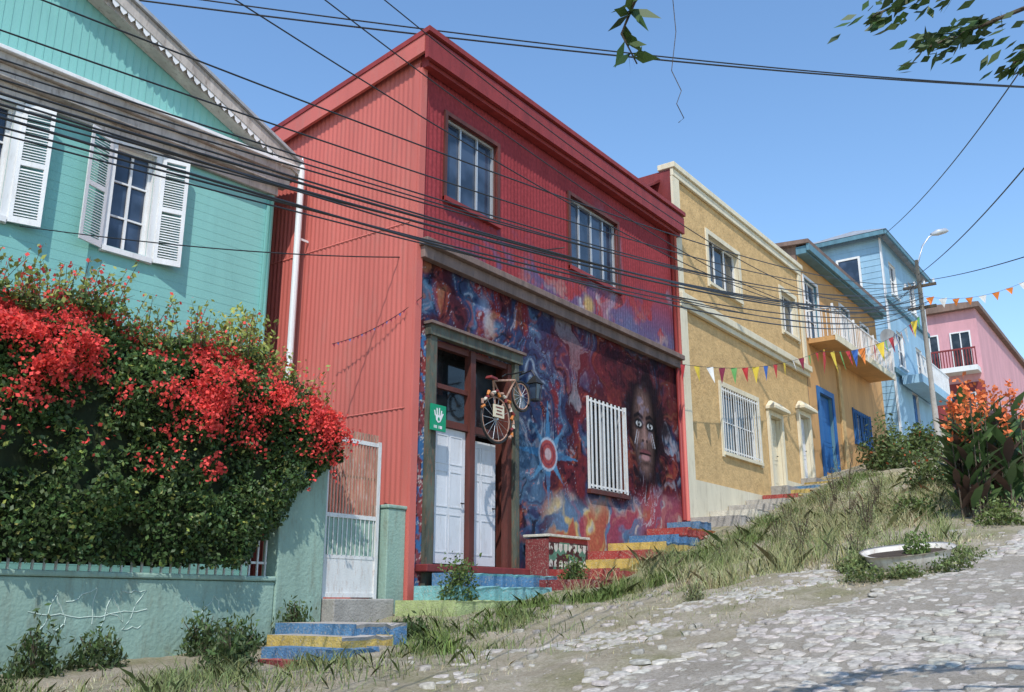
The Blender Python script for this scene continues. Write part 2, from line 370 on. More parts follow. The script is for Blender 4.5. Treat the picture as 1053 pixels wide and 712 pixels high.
# ============================================================ TEAL HOUSE
ang=R(-5);XT=Matrix.Translation((10.4,13.1,0))@Matrix.Rotation(ang,4,'Z')
teal=thing("wooden_house",(10.4,13.1,-.4),"teal clapboard house with white louvred shutters and gabled roof","house")
b=MB(XT)
tw=[(-3.0,-2.33,5.45,7.25),(-5.25,-4.6,5.45,7.25)]
b.wall(-9.6,0,-.6,7.75,0,tw,"teal",.18,"white")
b.quad((0,0,-.6),(0,9,-.6),(0,9,7.75),(0,0,7.75),"teal")
b.quad((-9.6,0,-.6),(-9.6,0,7.75),(-9.6,9,7.75),(-9.6,9,-.6),"teal")
b.quad((-9.6,9,-.6),(-9.6,9,7.75),(0,9,7.75),(0,9,-.6),"teal")
z=-.4
while z<7.6:
    segs=[(-9.6,0)]
    for h in tw:
        if h[2]-.1<z<h[3]+.1:
            ns=[]
            for s0,s1 in segs:
                if s0<h[0] and s1>h[1]:ns+=[(s0,h[0]-.14),(h[1]+.14,s1)]
                else:ns.append((s0,s1))
            segs=ns
    for s0,s1 in segs:
        b.hexa([(s0,-.003,z),(s1,-.003,z),(s1,-.001,z),(s0,-.001,z),(s0,-.002,z+.15),(s1,-.002,z+.15),(s1,-.001,z+.15),(s0,-.001,z+.15)],"teal")
    z+=.155
mk(b,"wall",teal)
g=MB(XT);ax=-4.8;rise=2.3
g.add([(-9.6,.02,7.95),(0,.02,7.95),(ax,.02,7.95+rise)],[(0,1,2)],"teal")
x=-9.4
while x<-.2:
    h=rise*(1-abs(x-ax)/4.8)
    g.box(x,x+.012,.012,.018,7.96,7.95+max(h-.05,.01),"teal");x+=.13
mk(g,"gable",teal)
c=MB(XT)
c.box(-9.9,.25,-.32,-.02,7.72,7.86,"tealtrim");c.box(-9.85,.2,-.24,-.003,7.52,7.717,"tealtrim");c.box(-9.95,.3,-.4,.3,7.863,7.93,"white")
c.box(-9.7,.05,-.1,-.016,7.34,7.517,"tealtrim")
mk(c,"cornice",teal,bevel=.01)
r=MB(XT)
for s in (1,-1):
    xe=ax+s*5.15;zE=7.95-.02;zt=7.95+rise+.15
    r.hexa([(ax,-.36,zt-.24),(xe,-.36,zE-.18),(xe,-.28,zE-.18),(ax,-.28,zt-.24),(ax,-.36,zt),(xe,-.36,zE+.06),(xe,-.28,zE+.06),(ax,-.28,zt)],"tealtrim")
    r.hexa([(ax,-.42,zt+.01),(xe,-.42,zE+.07),(xe,9.3,zE+.07),(ax,9.3,zt+.01),(ax,-.42,zt+.07),(xe,-.42,zE+.13),(xe,9.3,zE+.13),(ax,9.3,zt+.07)],"roofgrey")
    r.hexa([(ax,-.275,zt-.42),(xe,-.275,zE-.2),(xe,-.0,zE-.2),(ax,-.0,zt-.42),(ax,-.275,zt-.3),(xe,-.275,zE-.08),(xe,-.0,zE-.08),(ax,-.0,zt-.3)],"tealtrim")
    n=34
    for i in range(n):
        t=(i+.5)/n;cx=ax+(xe-ax)*t*.93;cz=zt-.24+(zE-.18-zt+.24)*t*.93
        w=.07
        r.add([(cx-w,-.345,cz+.03),(cx+w,-.345,cz+.03),(cx+w*.8,-.345,cz-.06),(cx,-.345,cz-.12),(cx-w*.8,-.345,cz-.06)],[(0,4,3,2,1)],"white")
mk(r,"roof",teal)
def shutter(xa,xb,yo):
    s=MB(XT);z0,z1=5.38,7.3
    def P(t,z,d=0):return (xa+(xb-xa)*t,-.05-yo*t-d,z)
    def bar(t0,t1,za,zb,d0=.0,d1=.04):
        s.hexa([P(t0,za,d1),P(t1,za,d1),P(t1,za,d0),P(t0,za,d0),P(t0,zb,d1),P(t1,zb,d1),P(t1,zb,d0),P(t0,zb,d0)],"white")
    bar(0,.13,z0,z1);bar(.87,1,z0,z1);bar(.13,.87,z0,z0+.1);bar(.13,.87,z1-.1,z1);bar(.13,.87,6.3,6.38)
    z=z0+.12
    while z<z1-.14:
        if not 6.25<z<6.36:
            s.hexa([P(.13,z,.04),P(.87,z,.04),P(.87,z+.005,.04),P(.13,z+.005,.04),P(.13,z+.035,.002),P(.87,z+.035,.002),P(.87,z+.04,.002),P(.13,z+.04,.002)],"white")
        z+=.045
    mk(s,"shutter",teal)
for (a,bb,c0,d0) in tw:
    window(teal,a,bb,5.45,7.25,0,"white",2,3,.05,"glassb",xf=XT,sill="white",recess=.12)
    f=MB(XT);f.surround(a,bb,5.45,7.25,0,.1,.05,"white");f.box(a-.16,bb+.16,-.07,-.01,7.355,7.47,"white")
    mk(f,"window_surround",teal)
    shutter(a-.1,a-.52,.16);shutter(bb+.1,bb+.52,.12)
cb=MB(XT);cb.box(-.12,.02,-.04,-.015,-.5,7.33,"teal");cb.box(.003,.03,-.01,.1,-.5,7.4,"teal")
mk(cb,"corner_board",teal)
dp=MB(XT);dp.tube([(-.06,-.1,7.3),(-.06,-.1,1)],.035,"teal",8);mk(dp,"downpipe",teal,smooth=True)

# ============================================================ RED HOUSE
red=thing("corrugated_house",(15.9,10,.5),"tall red corrugated house with painted mural and two white doors","house")
st=.0225
gx=np.arange(11,20.9001,st);gz=np.arange(-.4,9.45,st)
X,Z=np.meshgrid(gx,gz,indexing='ij')
holes=[(11.72,13.22,6.98,8.6),(15.85,17.9,6.92,8.56),(16.44,17.95,2.25,4.2),(11.5,13.72,.6,4.3)]
holes=[tuple(round((v-o)/st)*st+o for v,o in zip(h,(11,11,-.4,-.4))) for h in holes]
def mixc(C,c,a):return C*(1-a[...,None])+np.array(c)*a[...,None]
n1=fbm(X*.8,Z*.8,11,4);n2=fbm(X*.9+5,Z*.9,23,4);n3=fbm(X*4,Z*4,37,4)
wx=X+(n1-.5)*4.2;wz=Z+(n2-.5)*4.2
w1=fbm(wx*.8,wz*.8,61,6);w2=fbm(wx*1.1+9,wz*.8,71,7);w3=fbm(wx*2.0,wz*1.6,83,6)
br=fbm(wx*9,wz*1.5,311,4);sc_=fbm(X*6,Z*6,411,4)
up_base=np.ones(X.shape+(3,))*np.array((.26,.042,.048))
up_base*=(.8+.4*fbm(X*3,Z*.4,5))[...,None]
low=sstep(5.75,5.6,Z)
A=np.ones(X.shape+(3,))*np.array((.17,.026,.032))
A=mixc(A,(.035,.014,.024),sstep(.38,.56,w1+(sc_-.5)*.15)*.85)
A=mixc(A,(.022,.05,.12),sstep(.46,.60,w2+(sc_-.5)*.14)*.85)
A=mixc(A,(.07,.14,.22),sstep(.57,.70,w2+(br-.5)*.3)*.75)
A=mixc(A,(.24,.05,.03),sstep(.56,.68,w3+(br-.5)*.2)*.6)
A=mixc(A,(.28,.15,.07),sstep(.68,.78,w3+(sc_-.5)*.2)*.45)
A=mixc(A,(.30,.33,.38),sstep(.66,.78,w1+(br-.5)*.4)*.5)
A=mixc(A,(.010,.008,.014),sstep(.03,.006,np.abs(w1-.5))*sstep(.4,.6,sc_)*.8)
for cc_,lv,sd_ in (((.34,.37,.44),.52,501),((.12,.22,.36),.47,502),((.40,.10,.06),.50,503)):
    fl=fbm(wx*1.6+sd_,wz*1.3,sd_,4);A=mixc(A,cc_,sstep(.007,.002,np.abs(fl-lv))*sstep(.42,.6,br)*.6)
tr_=np.exp(-(((X-15.3)/1.8)**2+((Z-4.6)/.75)**2))
A=mixc(A,(.02,.012,.02),tr_*sstep(.035,.012,np.abs(fbm(wx*2.6,wz*2.6,207,5)-.5))*.95)
A=mixc(A,(.17,.026,.032),np.exp(-(((X-16.3)/1.3)**2+((Z-4.9)/.6)**2))*.6)
A=mixc(A,(.04,.014,.02),sstep(16.6,18.2,X)*sstep(3.7,4.6,Z)*.6)
A*=(.60+.62*br)[...,None]
C=up_base*(1-low[...,None])+A*low[...,None]
up=1-low
sm=sstep(.48,.72,fbm(X*.9+n1*2,Z*.55,91,5))*sstep(14.2,17.5,X+(Z-7)*-.8)*sstep(9.2,8.0,Z)
C=mixc(C,(.22,.24,.33),sm*up*.8)
sm2=sstep(.42,.60,w2+(sc_-.5)*.2)*sstep(7.6,6.2,Z)*sstep(11,14,X)*up
C=mixc(C,(.06,.08,.17),sm2*.75)
sm3=sstep(.58,.70,w3)*sstep(7.0,6.0,Z)*up*sstep(13,16,X);C=mixc(C,(.32,.25,.23),sm3*.55)
def blob(cx,cz,rx,rz,soft=.3):
    d=np.sqrt(((X-cx)/rx)**2+((Z-cz)/rz)**2);return sstep(1+soft,1-soft,d)
def line(pts,w,col,a=1):
    global C
    for (x0,z0),(x1,z1) in zip(pts[:-1],pts[1:]):
        dx,dz=x1-x0,z1-z0;L=dx*dx+dz*dz+1e-9
        t=np.clip(((X-x0)*dx+(Z-z0)*dz)/L,0,1)
        d=np.hypot(X-x0-t*dx,Z-z0-t*dz);C=mixc(C,col,sstep(w*1.3,w*.6,d)*a)
C=mixc(C,(.40,.38,.40),blob(16.6,6.35,.45,.4,.5)*sstep(.45,.6,n3)*.8);C=mixc(C,(.5,.35,.08),blob(16.6,6.25,.2,.18,.5)*.6)
for q,(px_,pz_,c_) in enumerate(((12.9,5.15,(.25,.3,.4)),(12.75,4.95,(.05,.12,.3)),(13.05,4.85,(.4,.36,.34)))):C=mixc(C,c_,blob(px_,pz_,.16,.28,.6)*.6*low*sstep(.4,.6,n3))
cx,cz=14.95,2.78
th=np.arctan2(Z-cz,X-cx);rr=np.hypot(X-cx,Z-cz)
for k in range(8):
    a0=k*math.pi/4+math.pi/2;L=1.15 if k%2==0 else .8
    dth=np.abs((th-a0+math.pi)%(2*math.pi)-math.pi)
    inside=(rr*np.sin(dth)<.12*(1-rr*np.cos(dth)/L)) &(np.cos(dth)>0)&(rr<L)
    C=mixc(C,(.05,.15,.28) if k%2==0 else (.07,.19,.32),inside*(.6+.4*sstep(.35,.55,n3)))
C=mixc(C,(.36,.42,.5),sstep(.34,.32,rr)*.85);C=mixc(C,(.30,.045,.04),sstep(.29,.27,rr)*.95);C=mixc(C,(.42,.34,.36),sstep(.13,.10,rr)*.85)
C=mixc(C,(.15,.03,.05),sstep(.025,.012,np.abs(rr-.2))*.8)
# big shadowy painted face, roughly brushed
fx,fz=18.95,3.78
hd=np.sqrt(((X-fx-.15)/1.05)**2+((Z-fz-.02)/1.5)**2)+(n3-.5)*.8+(n2-.5)*.5+(br-.5)*.45
hair=sstep(1.25,.75,hd);C=mixc(C,(.012,.007,.010),hair*.95)
u_=(X-fx)/.66;v_=(Z-fz)/1.05;d2=u_*u_+v_*v_
fm=sstep(1.25,.55,d2+(n3-.5)*.45+(br-.5)*.3)
lum=np.clip(.75-.85*np.abs(u_+.10)**1.4-.15*np.abs(v_),.02,1)
lum*=1-.80*np.exp(-((v_-.18)/.15)**2)*np.exp(-((np.abs(u_)-.42)/.30)**2)
lum*=1-.45*np.exp(-((v_+.27)/.10)**2)*np.exp(-(u_/.4)**2)*(np.abs(u_)>.12)
lum+=.45*np.exp(-(u_/.10)**2)*np.exp(-((v_-.02)/.26)**2)
lum+=.35*np.exp(-(u_/.24)**2)*np.exp(-((v_+.16)/.09)**2)
lum+=.42*np.exp(-((np.abs(u_)-.48)/.14)**2)*np.exp(-((v_+.10)/.12)**2)
lum+=.22*np.exp(-((u_+.1)/.4)**2)*np.exp(-((v_-.60)/.16)**2)
lum+=.18*np.exp(-(u_/.2)**2)*np.exp(-((v_+.80)/.07)**2)
lum*=1-.7*np.exp(-((v_+.40)/.035)**2)*np.exp(-(u_/.3)**2)
lum*=1-.6*np.exp(-((v_+.68)/.04)**2)*np.exp(-(u_/.3)**2)
skin=np.array((.21,.125,.11))[None,None]*lum[...,None]*(.35+1.3*br)[...,None]
skin+=np.array((.05,.06,.10))[None,None]*(sstep(.55,.7,sc_)*sstep(.2,.6,lum))[...,None]
C=C*(1-fm[...,None])+skin*fm[...,None]
hl=lambda cx,cz,rx,rz,col,a=.8,s=.5:mixc(C,col,blob(fx+cx,fz+cz,rx,rz,s)*a)
for s in(-1,1):
    C=hl(s*.09,-.20,.045,.035,(.008,.006,.006),.95)
    C=hl(s*.27,.17,.19,.12,(.006,.006,.008),.95,.25);C=hl(s*.27,.17,.13,.06,(.55,.55,.56),1,.2);C=hl(s*.27,.175,.068,.066,(.006,.006,.008),1,.15);C=hl(s*.27+.02,.195,.018,.018,(.7,.7,.7),1,.2)
    line([(fx+s*.10,fz+.34),(fx+s*.28,fz+.40),(fx+s*.46,fz+.32)],.045,(.008,.006,.008),.9)
    line([(fx+s*.36,fz+.0),(fx+s*.48,fz-.30)],.018,(.42,.42,.46),.8);line([(fx+s*.28,fz-.02),(fx+s*.39,fz-.32)],.012,(.42,.42,.46),.6)
C=hl(0,-.47,.25,.075,(.15,.05,.055),.95,.35);C=hl(0,-.58,.2,.07,(.34,.18,.18),.95,.35);line([(fx-.26,fz-.51),(fx,fz-.505),(fx+.26,fz-.51)],.022,(.006,.004,.005))
# bottom painted zone
bz=sstep(2.0,1.5,Z-(X-14)*.09+(n2-.5)*.8)*sstep(14.6,15.5,X)
C=mixc(C,(.12,.22,.34),bz*.7);C=mixc(C,(.5,.46,.38),bz*sstep(.48,.58,w3)*.8);C=mixc(C,(.5,.34,.08),bz*sstep(.52,.62,w2)*.8);C=mixc(C,(.32,.03,.04),bz*sstep(.5,.42,w1)*.8)
fz2=sstep(2.7,2.1,Z)*sstep(18.2,19,X);C=mixc(C,(.32,.04,.05),fz2*sstep(.45,.54,w1)*.8);C=mixc(C,(.45,.43,.46),fz2*sstep(.02,.008,np.abs(w2-.5))*.8)
tg=sstep(11.5,11.4,X)*sstep(4.6,4.3,Z);t1=fbm(X*9,Z*7,131,3);t2=fbm(X*8+3,Z*8,141,3)
C=mixc(C,(.26,.05,.05),tg*.8);C=mixc(C,(.05,.14,.3),tg*sstep(.52,.56,t1));C=mixc(C,(.55,.53,.5),tg*sstep(.03,.012,np.abs(t2-.5))*.8);C=mixc(C,(.03,.02,.03),tg*sstep(.03,.012,np.abs(t1-.46))*.8)
amp=np.where(Z>5.7,.008,.0013)
Yc=10+amp*np.sin(X*2*math.pi/.1125)
nx,nz=X.shape;I=np.arange(nx*nz).reshape(nx,nz)
q=np.stack([I[:-1,:-1],I[1:,:-1],I[1:,1:],I[:-1,1:]],-1).reshape(-1,4)
v=np.stack([X,Yc,Z],-1).reshape(-1,3);cc=v[q].mean(1);keep=np.ones(len(q),bool)
for h in holes: keep&=~((cc[:,0]>h[0])&(cc[:,0]<h[1])&(cc[:,2]>h[2])&(cc[:,2]<h[3]))
q=q[keep];me=bpy.data.meshes.new("painted_facade");cen=np.array((15.95,10,4.5))
me.vertices.add(len(v));me.vertices.foreach_set("co",(v-cen).astype(np.float32).ravel())
F=len(q);me.loops.add(F*4);me.loops.foreach_set("vertex_index",q.astype(np.int32).ravel());me.polygons.add(F);me.polygons.foreach_set("loop_start",np.arange(F,dtype=np.int32)*4)
me.polygons.foreach_set("use_smooth",[True]*F);me.update(calc_edges=True)
ca=me.color_attributes.new("Col",'FLOAT_COLOR','POINT');c4=np.ones((len(v),4),np.float32);c4[:,:3]=np.clip(C.reshape(-1,3),0,1);ca.data.foreach_set("color",c4.ravel())
me.materials.append(M["mural"]);fo=bpy.data.objects.new("painted_facade",me);fo.location=cen;finish(fo,red,label="front wall covered with a blue, red and orange mural and a large dark painted face")
s=MB();ysd=np.arange(10,19.01,.0187)
def topz(y):return 9.62-.17*(y-10)
vs=[];
for y in ysd:
    xx=11-.007*math.sin(y*2*math.pi/.1125)
    vs+=[(xx,y,-.5),(xx,y,topz(y))]
s.add(vs,[(2*i+2,2*i,2*i+1,2*i+3) for i in range(len(ysd)-1)],"redside")
s.quad((20.9,10,-.5),(20.9,19,-.5),(20.9,19,topz(19)),(20.9,10,topz(10)),"redside");s.quad((11,19,-.5),(11,19,topz(19)),(20.9,19,topz(19)),(20.9,19,-.5),"redside")
for zl in (3.05,6.3):s.box(10.987,10.992,10.1,18.9,zl,zl+.02,"redside")
mk(s,"side_wall",red,smooth=True)
for h in holes:
    s=MB();s.reveal(h[0],h[1],h[2],h[3],10.005,10.6 if h[2]<1 else 10.2,"redpost");mk(s,"opening_lining",red)
s=MB();zo=lambda y:9.72-.17*(y-10)
s.hexa([(10.82,9.66,zo(9.66)),(21.05,9.66,zo(9.66)),(21.05,19.2,zo(19.2)),(10.82,19.2,zo(19.2)),(10.82,9.66,zo(9.66)+.1),(21.05,9.66,zo(9.66)+.1),(21.05,19.2,zo(19.2)+.1),(10.82,19.2,zo(19.2)+.1)],"darkred")
s.box(10.85,21.02,9.70,9.78,9.28,9.72,"darkred");s.box(10.98,20.95,9.8,9.97,9.2,9.45,"darkred")
s.hexa([(10.84,9.79,zo(9.79)-.34),(10.9,9.79,zo(9.79)-.34),(10.9,19.1,zo(19.1)-.34),(10.84,19.1,zo(19.1)-.34),(10.84,9.79,zo(9.79)-.004),(10.9,9.79,zo(9.79)-.004),(10.9,19.1,zo(19.1)-.004),(10.84,19.1,zo(19.1)-.004)],"redside")
mk(s,"roof",red)
s=MB();s.box(11.0,20.75,9.74,9.98,5.83,5.95,"ledge");s.box(11.05,20.7,9.84,9.98,5.62,5.827,"ledge")
mk(s,"ledge",red,bevel=.01)
s=MB();s.box(10.955,11.1,9.93,9.984,-.3,9.2,"redside");s.box(10.95,10.98,9.985,10.1,-.3,9.3,"redside")
mk(s,"corner_board",red)
for xx,mt in ((20.62,"darkred"),(20.82,"redside")):
    s=MB();s.tube([(xx,9.9,9.2),(xx,9.9,1.9)],.05,mt,8);mk(s,"downpipe",red,smooth=True)
h=holes
window(red,*h[0],10,"alum",3,1,.045,"glassb",sill="darkred",recess=.08)
window(red,*h[1],10,"alum",4,1,.045,"glassb",sill="darkred",recess=.08)
window(red,*h[2],10,"alum",2,1,.05,"glass",bars="whitemetal",nb=9,bw=.055,sill="redpost",recess=.1,label="ground-floor window behind white vertical security bars")
for hh in h[:2]:
    s=MB();s.surround(*hh,9.993,.08,.045,"redpost");mk(s,"window_surround",red)
a,bq,c0,d0=h[3]
s=MB()
s.box(a-.18,a-.003,9.9,9.99,c0-.35,d0+.02,"framegreen");s.box(bq+.003,bq+.13,9.9,9.99,c0-.1,d0+.02,"framegreen");s.box(a-.22,bq+.2,9.86,9.985,d0+.023,d0+.2,"framegreen")
s.box(a-.26,bq+.24,9.8,9.99,d0+.203,d0+.25,"ledge")
s.box(12.48,12.62,9.96,10.1,c0,d0,"redpost");s.box(a+.002,a+.1,9.98,10.12,c0,d0,"redpost");s.box(bq-.12,bq-.002,9.98,10.12,c0,d0,"redpost")
s.box(a+.1,12.48,10.0,10.1,2.86,2.98,"redpost");s.box(12.62,bq-.12,10.0,10.1,2.86,2.98,"redpost")
s.box(a+.1,12.48,10.0,10.1,d0-.1,d0,"redpost");s.box(12.62,bq-.12,10.0,10.1,d0-.1,d0,"redpost")
s.box(a+.1,12.48,10.02,10.09,3.5,3.58,"redpost")
s.quad((a,10.35,2.9),(bq,10.35,2.9),(bq,10.35,d0),(a,10.35,d0),"glass")
mk(s,"entrance_frame",red)
s=MB();s.quad((a,10.55,c0),(bq,10.55,c0),(bq,10.55,3),(a,10.55,3),"dark");mk(s,"entrance_backing",red)
door(red,a+.1,12.47,c0+.03,2.85,10.06)
door(red,12.64,bq-.2,c0+.03,2.78,10.2)
s=MB();s.box(a-.3,bq+.25,9.75,10.6,c0-.12,c0-.004,"maroon");mk(s,"door_sill",red,bevel=.015)

# hanging bicycle
ox=-.38;oz=-.10
bk=thing("bicycle",(13.3+ox,9.65,2.8+oz),"small decorated bicycle hung as a wall sign above the doors","bicycle")
def wheel(cx,cz,r,y):
    w=MB();n=28
    ring=[(cx+r*math.cos(2*math.pi*i/n),y,cz+r*math.sin(2*math.pi*i/n)) for i in range(n)]
    w.tube(ring,.022,"black",6,True)
    o=mk(w,"wheel",bk,smooth=True)
    w=MB();ring=[(cx+(r-.035)*math.cos(2*math.pi*i/n),y,cz+(r-.035)*math.sin(2*math.pi*i/n)) for i in range(n)]
    w.tube(ring,.012,"rust",5,True)
    for i in range(14):
        t=2*math.pi*i/14;w.tube([(cx,y,cz),(cx+(r-.04)*math.cos(t),y,cz+(r-.04)*math.sin(t))],.004,"alum",3)
    w.tube([(cx,y-.04,cz),(cx,y+.04,cz)],.025,"alum",6)
    subpart(w,"rim",o)
wheel(13.12+ox,3.18+oz,.42,9.6);wheel(13.9+ox,3.72+oz,.27,9.62)
XB=Matrix.Translation((ox,0,oz))
f=MB(XB);y=9.61
P=dict(r=(13.12,y,3.18),bb=(13.35,y,3.5),s=(13.05,y,3.85),h=(13.7,y,3.98),f=(13.9,y,3.72))
for a1,b1 in (("r","bb"),("bb","s"),("s","h"),("h","bb"),("r","s"),("h","f")):f.tube([P[a1],P[b1]],.02,"rust",6)
mk(f,"frame",bk,smooth=True)
f=MB(XB);f.hexa([(12.9,y-.07,3.87),(13.16,y-.03,3.87),(13.16,y+.03,3.87),(12.9,y+.07,3.87),(12.92,y-.06,3.92),(13.16,y-.02,3.92),(13.16,y+.02,3.92),(12.92,y+.06,3.92)],"maroon");mk(f,"saddle",bk,bevel=.01)
f=MB(XB);f.tube([(13.6,y-.22,4.06),(13.7,y-.2,4.12),(13.68,y,4.10),(13.7,y+.2,4.12),(13.6,y+.22,4.06)],.014,"black",6);mk(f,"handlebar",bk)
f=MB(XB);f.tube([(13.35,y,3.5),(13.35,10.0,3.5)],.012,"black");mk(f,"bracket",bk)
f=MB(XB)
for i in range(22):
    t=-.7+3.4*i/21;r0=.46+.05*math.sin(i*2.3);cx_=13.12+r0*math.cos(t);cz_=3.18+r0*math.sin(t)
    t2_=-.7+3.4*(i+1)/21;f.tube([(cx_,9.57,cz_),(13.12+.47*math.cos(t2_),9.57,3.18+.47*math.sin(t2_))],[.032,.02],["rust","s_orange","maroon","s_cream"][i%4],6)
mk(f,"ornaments",bk)
pl=MB(XB);pl.box(12.98,13.28,9.54,9.56,3.2,3.42,"cream")
for i,wd in enumerate((.2,.14,.18)):pl.box(13.13-wd/2,13.13+wd/2,9.535,9.539,3.365-i*.06,3.385-i*.06,"maroon")
mk(pl,"plaque",bk)
XL=Matrix.Translation((13.97,9.62,3.95))@Matrix.Scale(.72,4)
ln=thing("wall_lantern",(13.97,9.62,3.6),"small black wall lantern hanging beside the bicycle","lantern")
f=MB(XL);f.tube([(0,.5,.28),(0,.1,.36),(0,0,.2)],.018,"black");f.hexa([(-.17,-.17,-.02),(.17,-.17,-.02),(.17,.17,-.02),(-.17,.17,-.02),(-.03,-.03,.2),(.03,-.03,.2),(.03,.03,.2),(-.03,.03,.2)],"black")
for dx in(-.13,.13):
    for dy in(-.13,.13):f.tube([(dx*.7,dy*.7,-.42),(dx,dy,-.02)],.014,"black",4)
f.box(-.11,.11,-.11,.11,-.47,-.42,"black");mk(f,"lantern_frame",ln)
f=MB(XL);f.hexa([(-.075,-.075,-.415),(.075,-.075,-.415),(.075,.075,-.415),(-.075,.075,-.415),(-.11,-.11,-.025),(.11,-.11,-.025),(.11,.11,-.025),(-.11,.11,-.025)],"glassb");mk(f,"lantern_glass",ln)
# green sign
sx0=-.24
f=MB(Matrix.Translation((sx0,0,0)));f.box(11.48,11.85,9.78,9.81,2.70,3.13,"green")
f.tube([(11.66,9.82,2.95),(11.66,9.9,2.95)],.02,"black")
def poly(pts,y,mat):f.add([(11.665+(px-11.7)*.85,y,pz) for px,pz in pts],[tuple(range(len(pts)))],mat)
for k,(dx,L) in enumerate(((-.1,.09),(-.045,.13),(.01,.14),(.06,.10))):
    x0=11.7+dx;poly([(x0-.018,2.94),(x0+.018,2.94),(x0+.022+dx*.3,2.94+L),(x0-.014+dx*.3,2.94+L)],9.776,"white")
poly([(11.60,2.96),(11.62,2.87),(11.68,2.83),(11.75,2.85),(11.79,2.91),(11.84,2.99),(11.81,3.0),(11.77,2.96),(11.77,2.955)],9.775,"white")
poly([(11.665,2.865),(11.665,2.90),(11.695,2.93),(11.725,2.90),(11.725,2.865)],9.772,"green")
for i,(xa,xb) in enumerate(((11.56,11.58),(11.595,11.615),(11.63,11.65),(11.70,11.72),(11.735,11.80))):poly([(xa,2.735),(xb,2.735),(xb,2.785),(xa,2.785)],9.776,"white")
mk(f,"hostel_sign",label="small square green sign with white hand symbol beside the door",cat="sign")
f=MB();f.tube([(10.72,12.7,-.3),(10.72,12.7,7.95)],.06,"white",10);f.tube([(10.72,12.7,7.95),(10.72,12.7,8.15)],[.05,.01],"white",10)
f.box(10.7,10.98,12.69,12.71,3,3.04,"white");f.box(10.7,10.98,12.69,12.71,6.5,6.54,"white")
mk(f,"vent_pipe",smooth=False,label="tall white pipe against the red corrugated side wall",cat="pipe")

# ============================================================ YELLOW HOUSE
yel=thing("stucco_house",(26,10,2.5),"ochre stucco house with cream mouldings and barred ground-floor window","house")
hs=[(23.1,25.25,8.6,10.05),(28.75,30.1,8.55,9.95),(23.4,25.95,3.9,5.7),(26.85,27.75,3.3,5.45),(29.5,30.4,3.8,5.9)]
b=MB();b.wall(20.95,30.75,1,11.2,10,hs,"yellow",.25,"cream")
b.quad((20.95,10,1),(20.95,10,11.2),(20.95,19,11.2),(20.95,19,1),"maroon");b.quad((30.75,10,1),(30.75,19,1),(30.75,19,11.2),(30.75,10,11.2),"cream")
b.quad((20.95,19,1),(20.95,19,11.2),(30.75,19,11.2),(30.75,19,1),"cream");b.quad((20.95,10.3,10.8),(30.75,10.3,10.8),(30.75,19,10.8),(20.95,19,10.8),"roofgrey")
mk(b,"wall",yel)
b=MB();b.box(20.9,30.85,9.85,10.35,11.22,11.38,"cream");b.box(20.93,30.8,9.91,9.995,11.0,11.217,"cream");mk(b,"parapet_cornice",yel,bevel=.015)
b=MB();b.box(20.92,30.8,9.8,9.99,7.52,7.72,"cream");b.box(20.96,30.78,9.88,9.99,7.36,7.517,"cream");mk(b,"middle_cornice",yel,bevel=.015)
b=MB();b.box(21.36,26.6,9.93,9.99,1,2.95,"cream");mk(b,"plinth",yel)
b=MB();b.box(27.97,29.28,9.93,9.99,1,3.6,"cream");mk(b,"plinth",yel)
b=MB();b.box(20.91,21.35,9.9,9.985,1,7.34,"cream");mk(b,"pilaster",yel)
b=MB();b.box(20.91,21.3,9.92,9.985,7.74,10.98,"cream");mk(b,"pilaster",yel)
b=MB();b.box(30.5,30.78,9.92,9.985,7.74,10.98,"cream");mk(b,"pilaster",yel)
b=MB();b.hexa([(20.0,10.3,10.35),(20.94,10.3,10.9),(20.94,14,10.5),(20.0,14,9.95),(20.0,10.3,10.42),(20.94,10.3,10.98),(20.94,14,10.58),(20.0,14,10.02)],"maroon")
for i in range(6):
    yy=10.35+i*.3;zz_=10.2-.1*i*.3;b.box(20.1,20.93,yy,yy+.05,zz_,zz_+.1,"ledge")
b.box(20.85,20.94,10.32,14,9.2,10.3,"maroon");mk(b,"lean_to_roof",yel)
for i,hh in enumerate(hs[:3]):
    window(yel,*hh,10,"white",3 if i==0 else 2,1 if i<2 else 2,.05,"glass",bars="whitemetal" if i==2 else None,nb=15,bw=.03,sill="cream",recess=.14)
    b=MB();b.surround(*hh,10,.14,.05,"cream");mk(b,"window_surround",yel)
for a,bq,c0,d0 in hs[3:]:
    door(yel,a+.02,bq-.02,c0,d0-.02,10.12,"cream" if a<28 else "door",handle=True)
    b=MB();b.surround(a,bq,c0,d0,10,.15,.09,"cream");mk(b,"door_surround",yel)
    y0=9.68;b=MB();b.box(a-.2,bq+.2,y0,9.99,d0+.16,d0+.24,"cream")
    b.hexa([(a-.2,y0,d0+.243),(bq+.2,y0,d0+.243),(bq+.2,9.985,d0+.243),(a-.2,9.985,d0+.243),(a+.1,9.9,d0+.46),(bq-.1,9.9,d0+.46),(bq-.1,9.985,d0+.46),(a+.1,9.985,d0+.46)],"cream")
    mk(b,"door_hood",yel,bevel=.01)
    b=MB();b.box(a-.2,bq+.2,9.5,10.1,c0-1,c0-.003,"concrete");mk(b,"doorstep",yel)

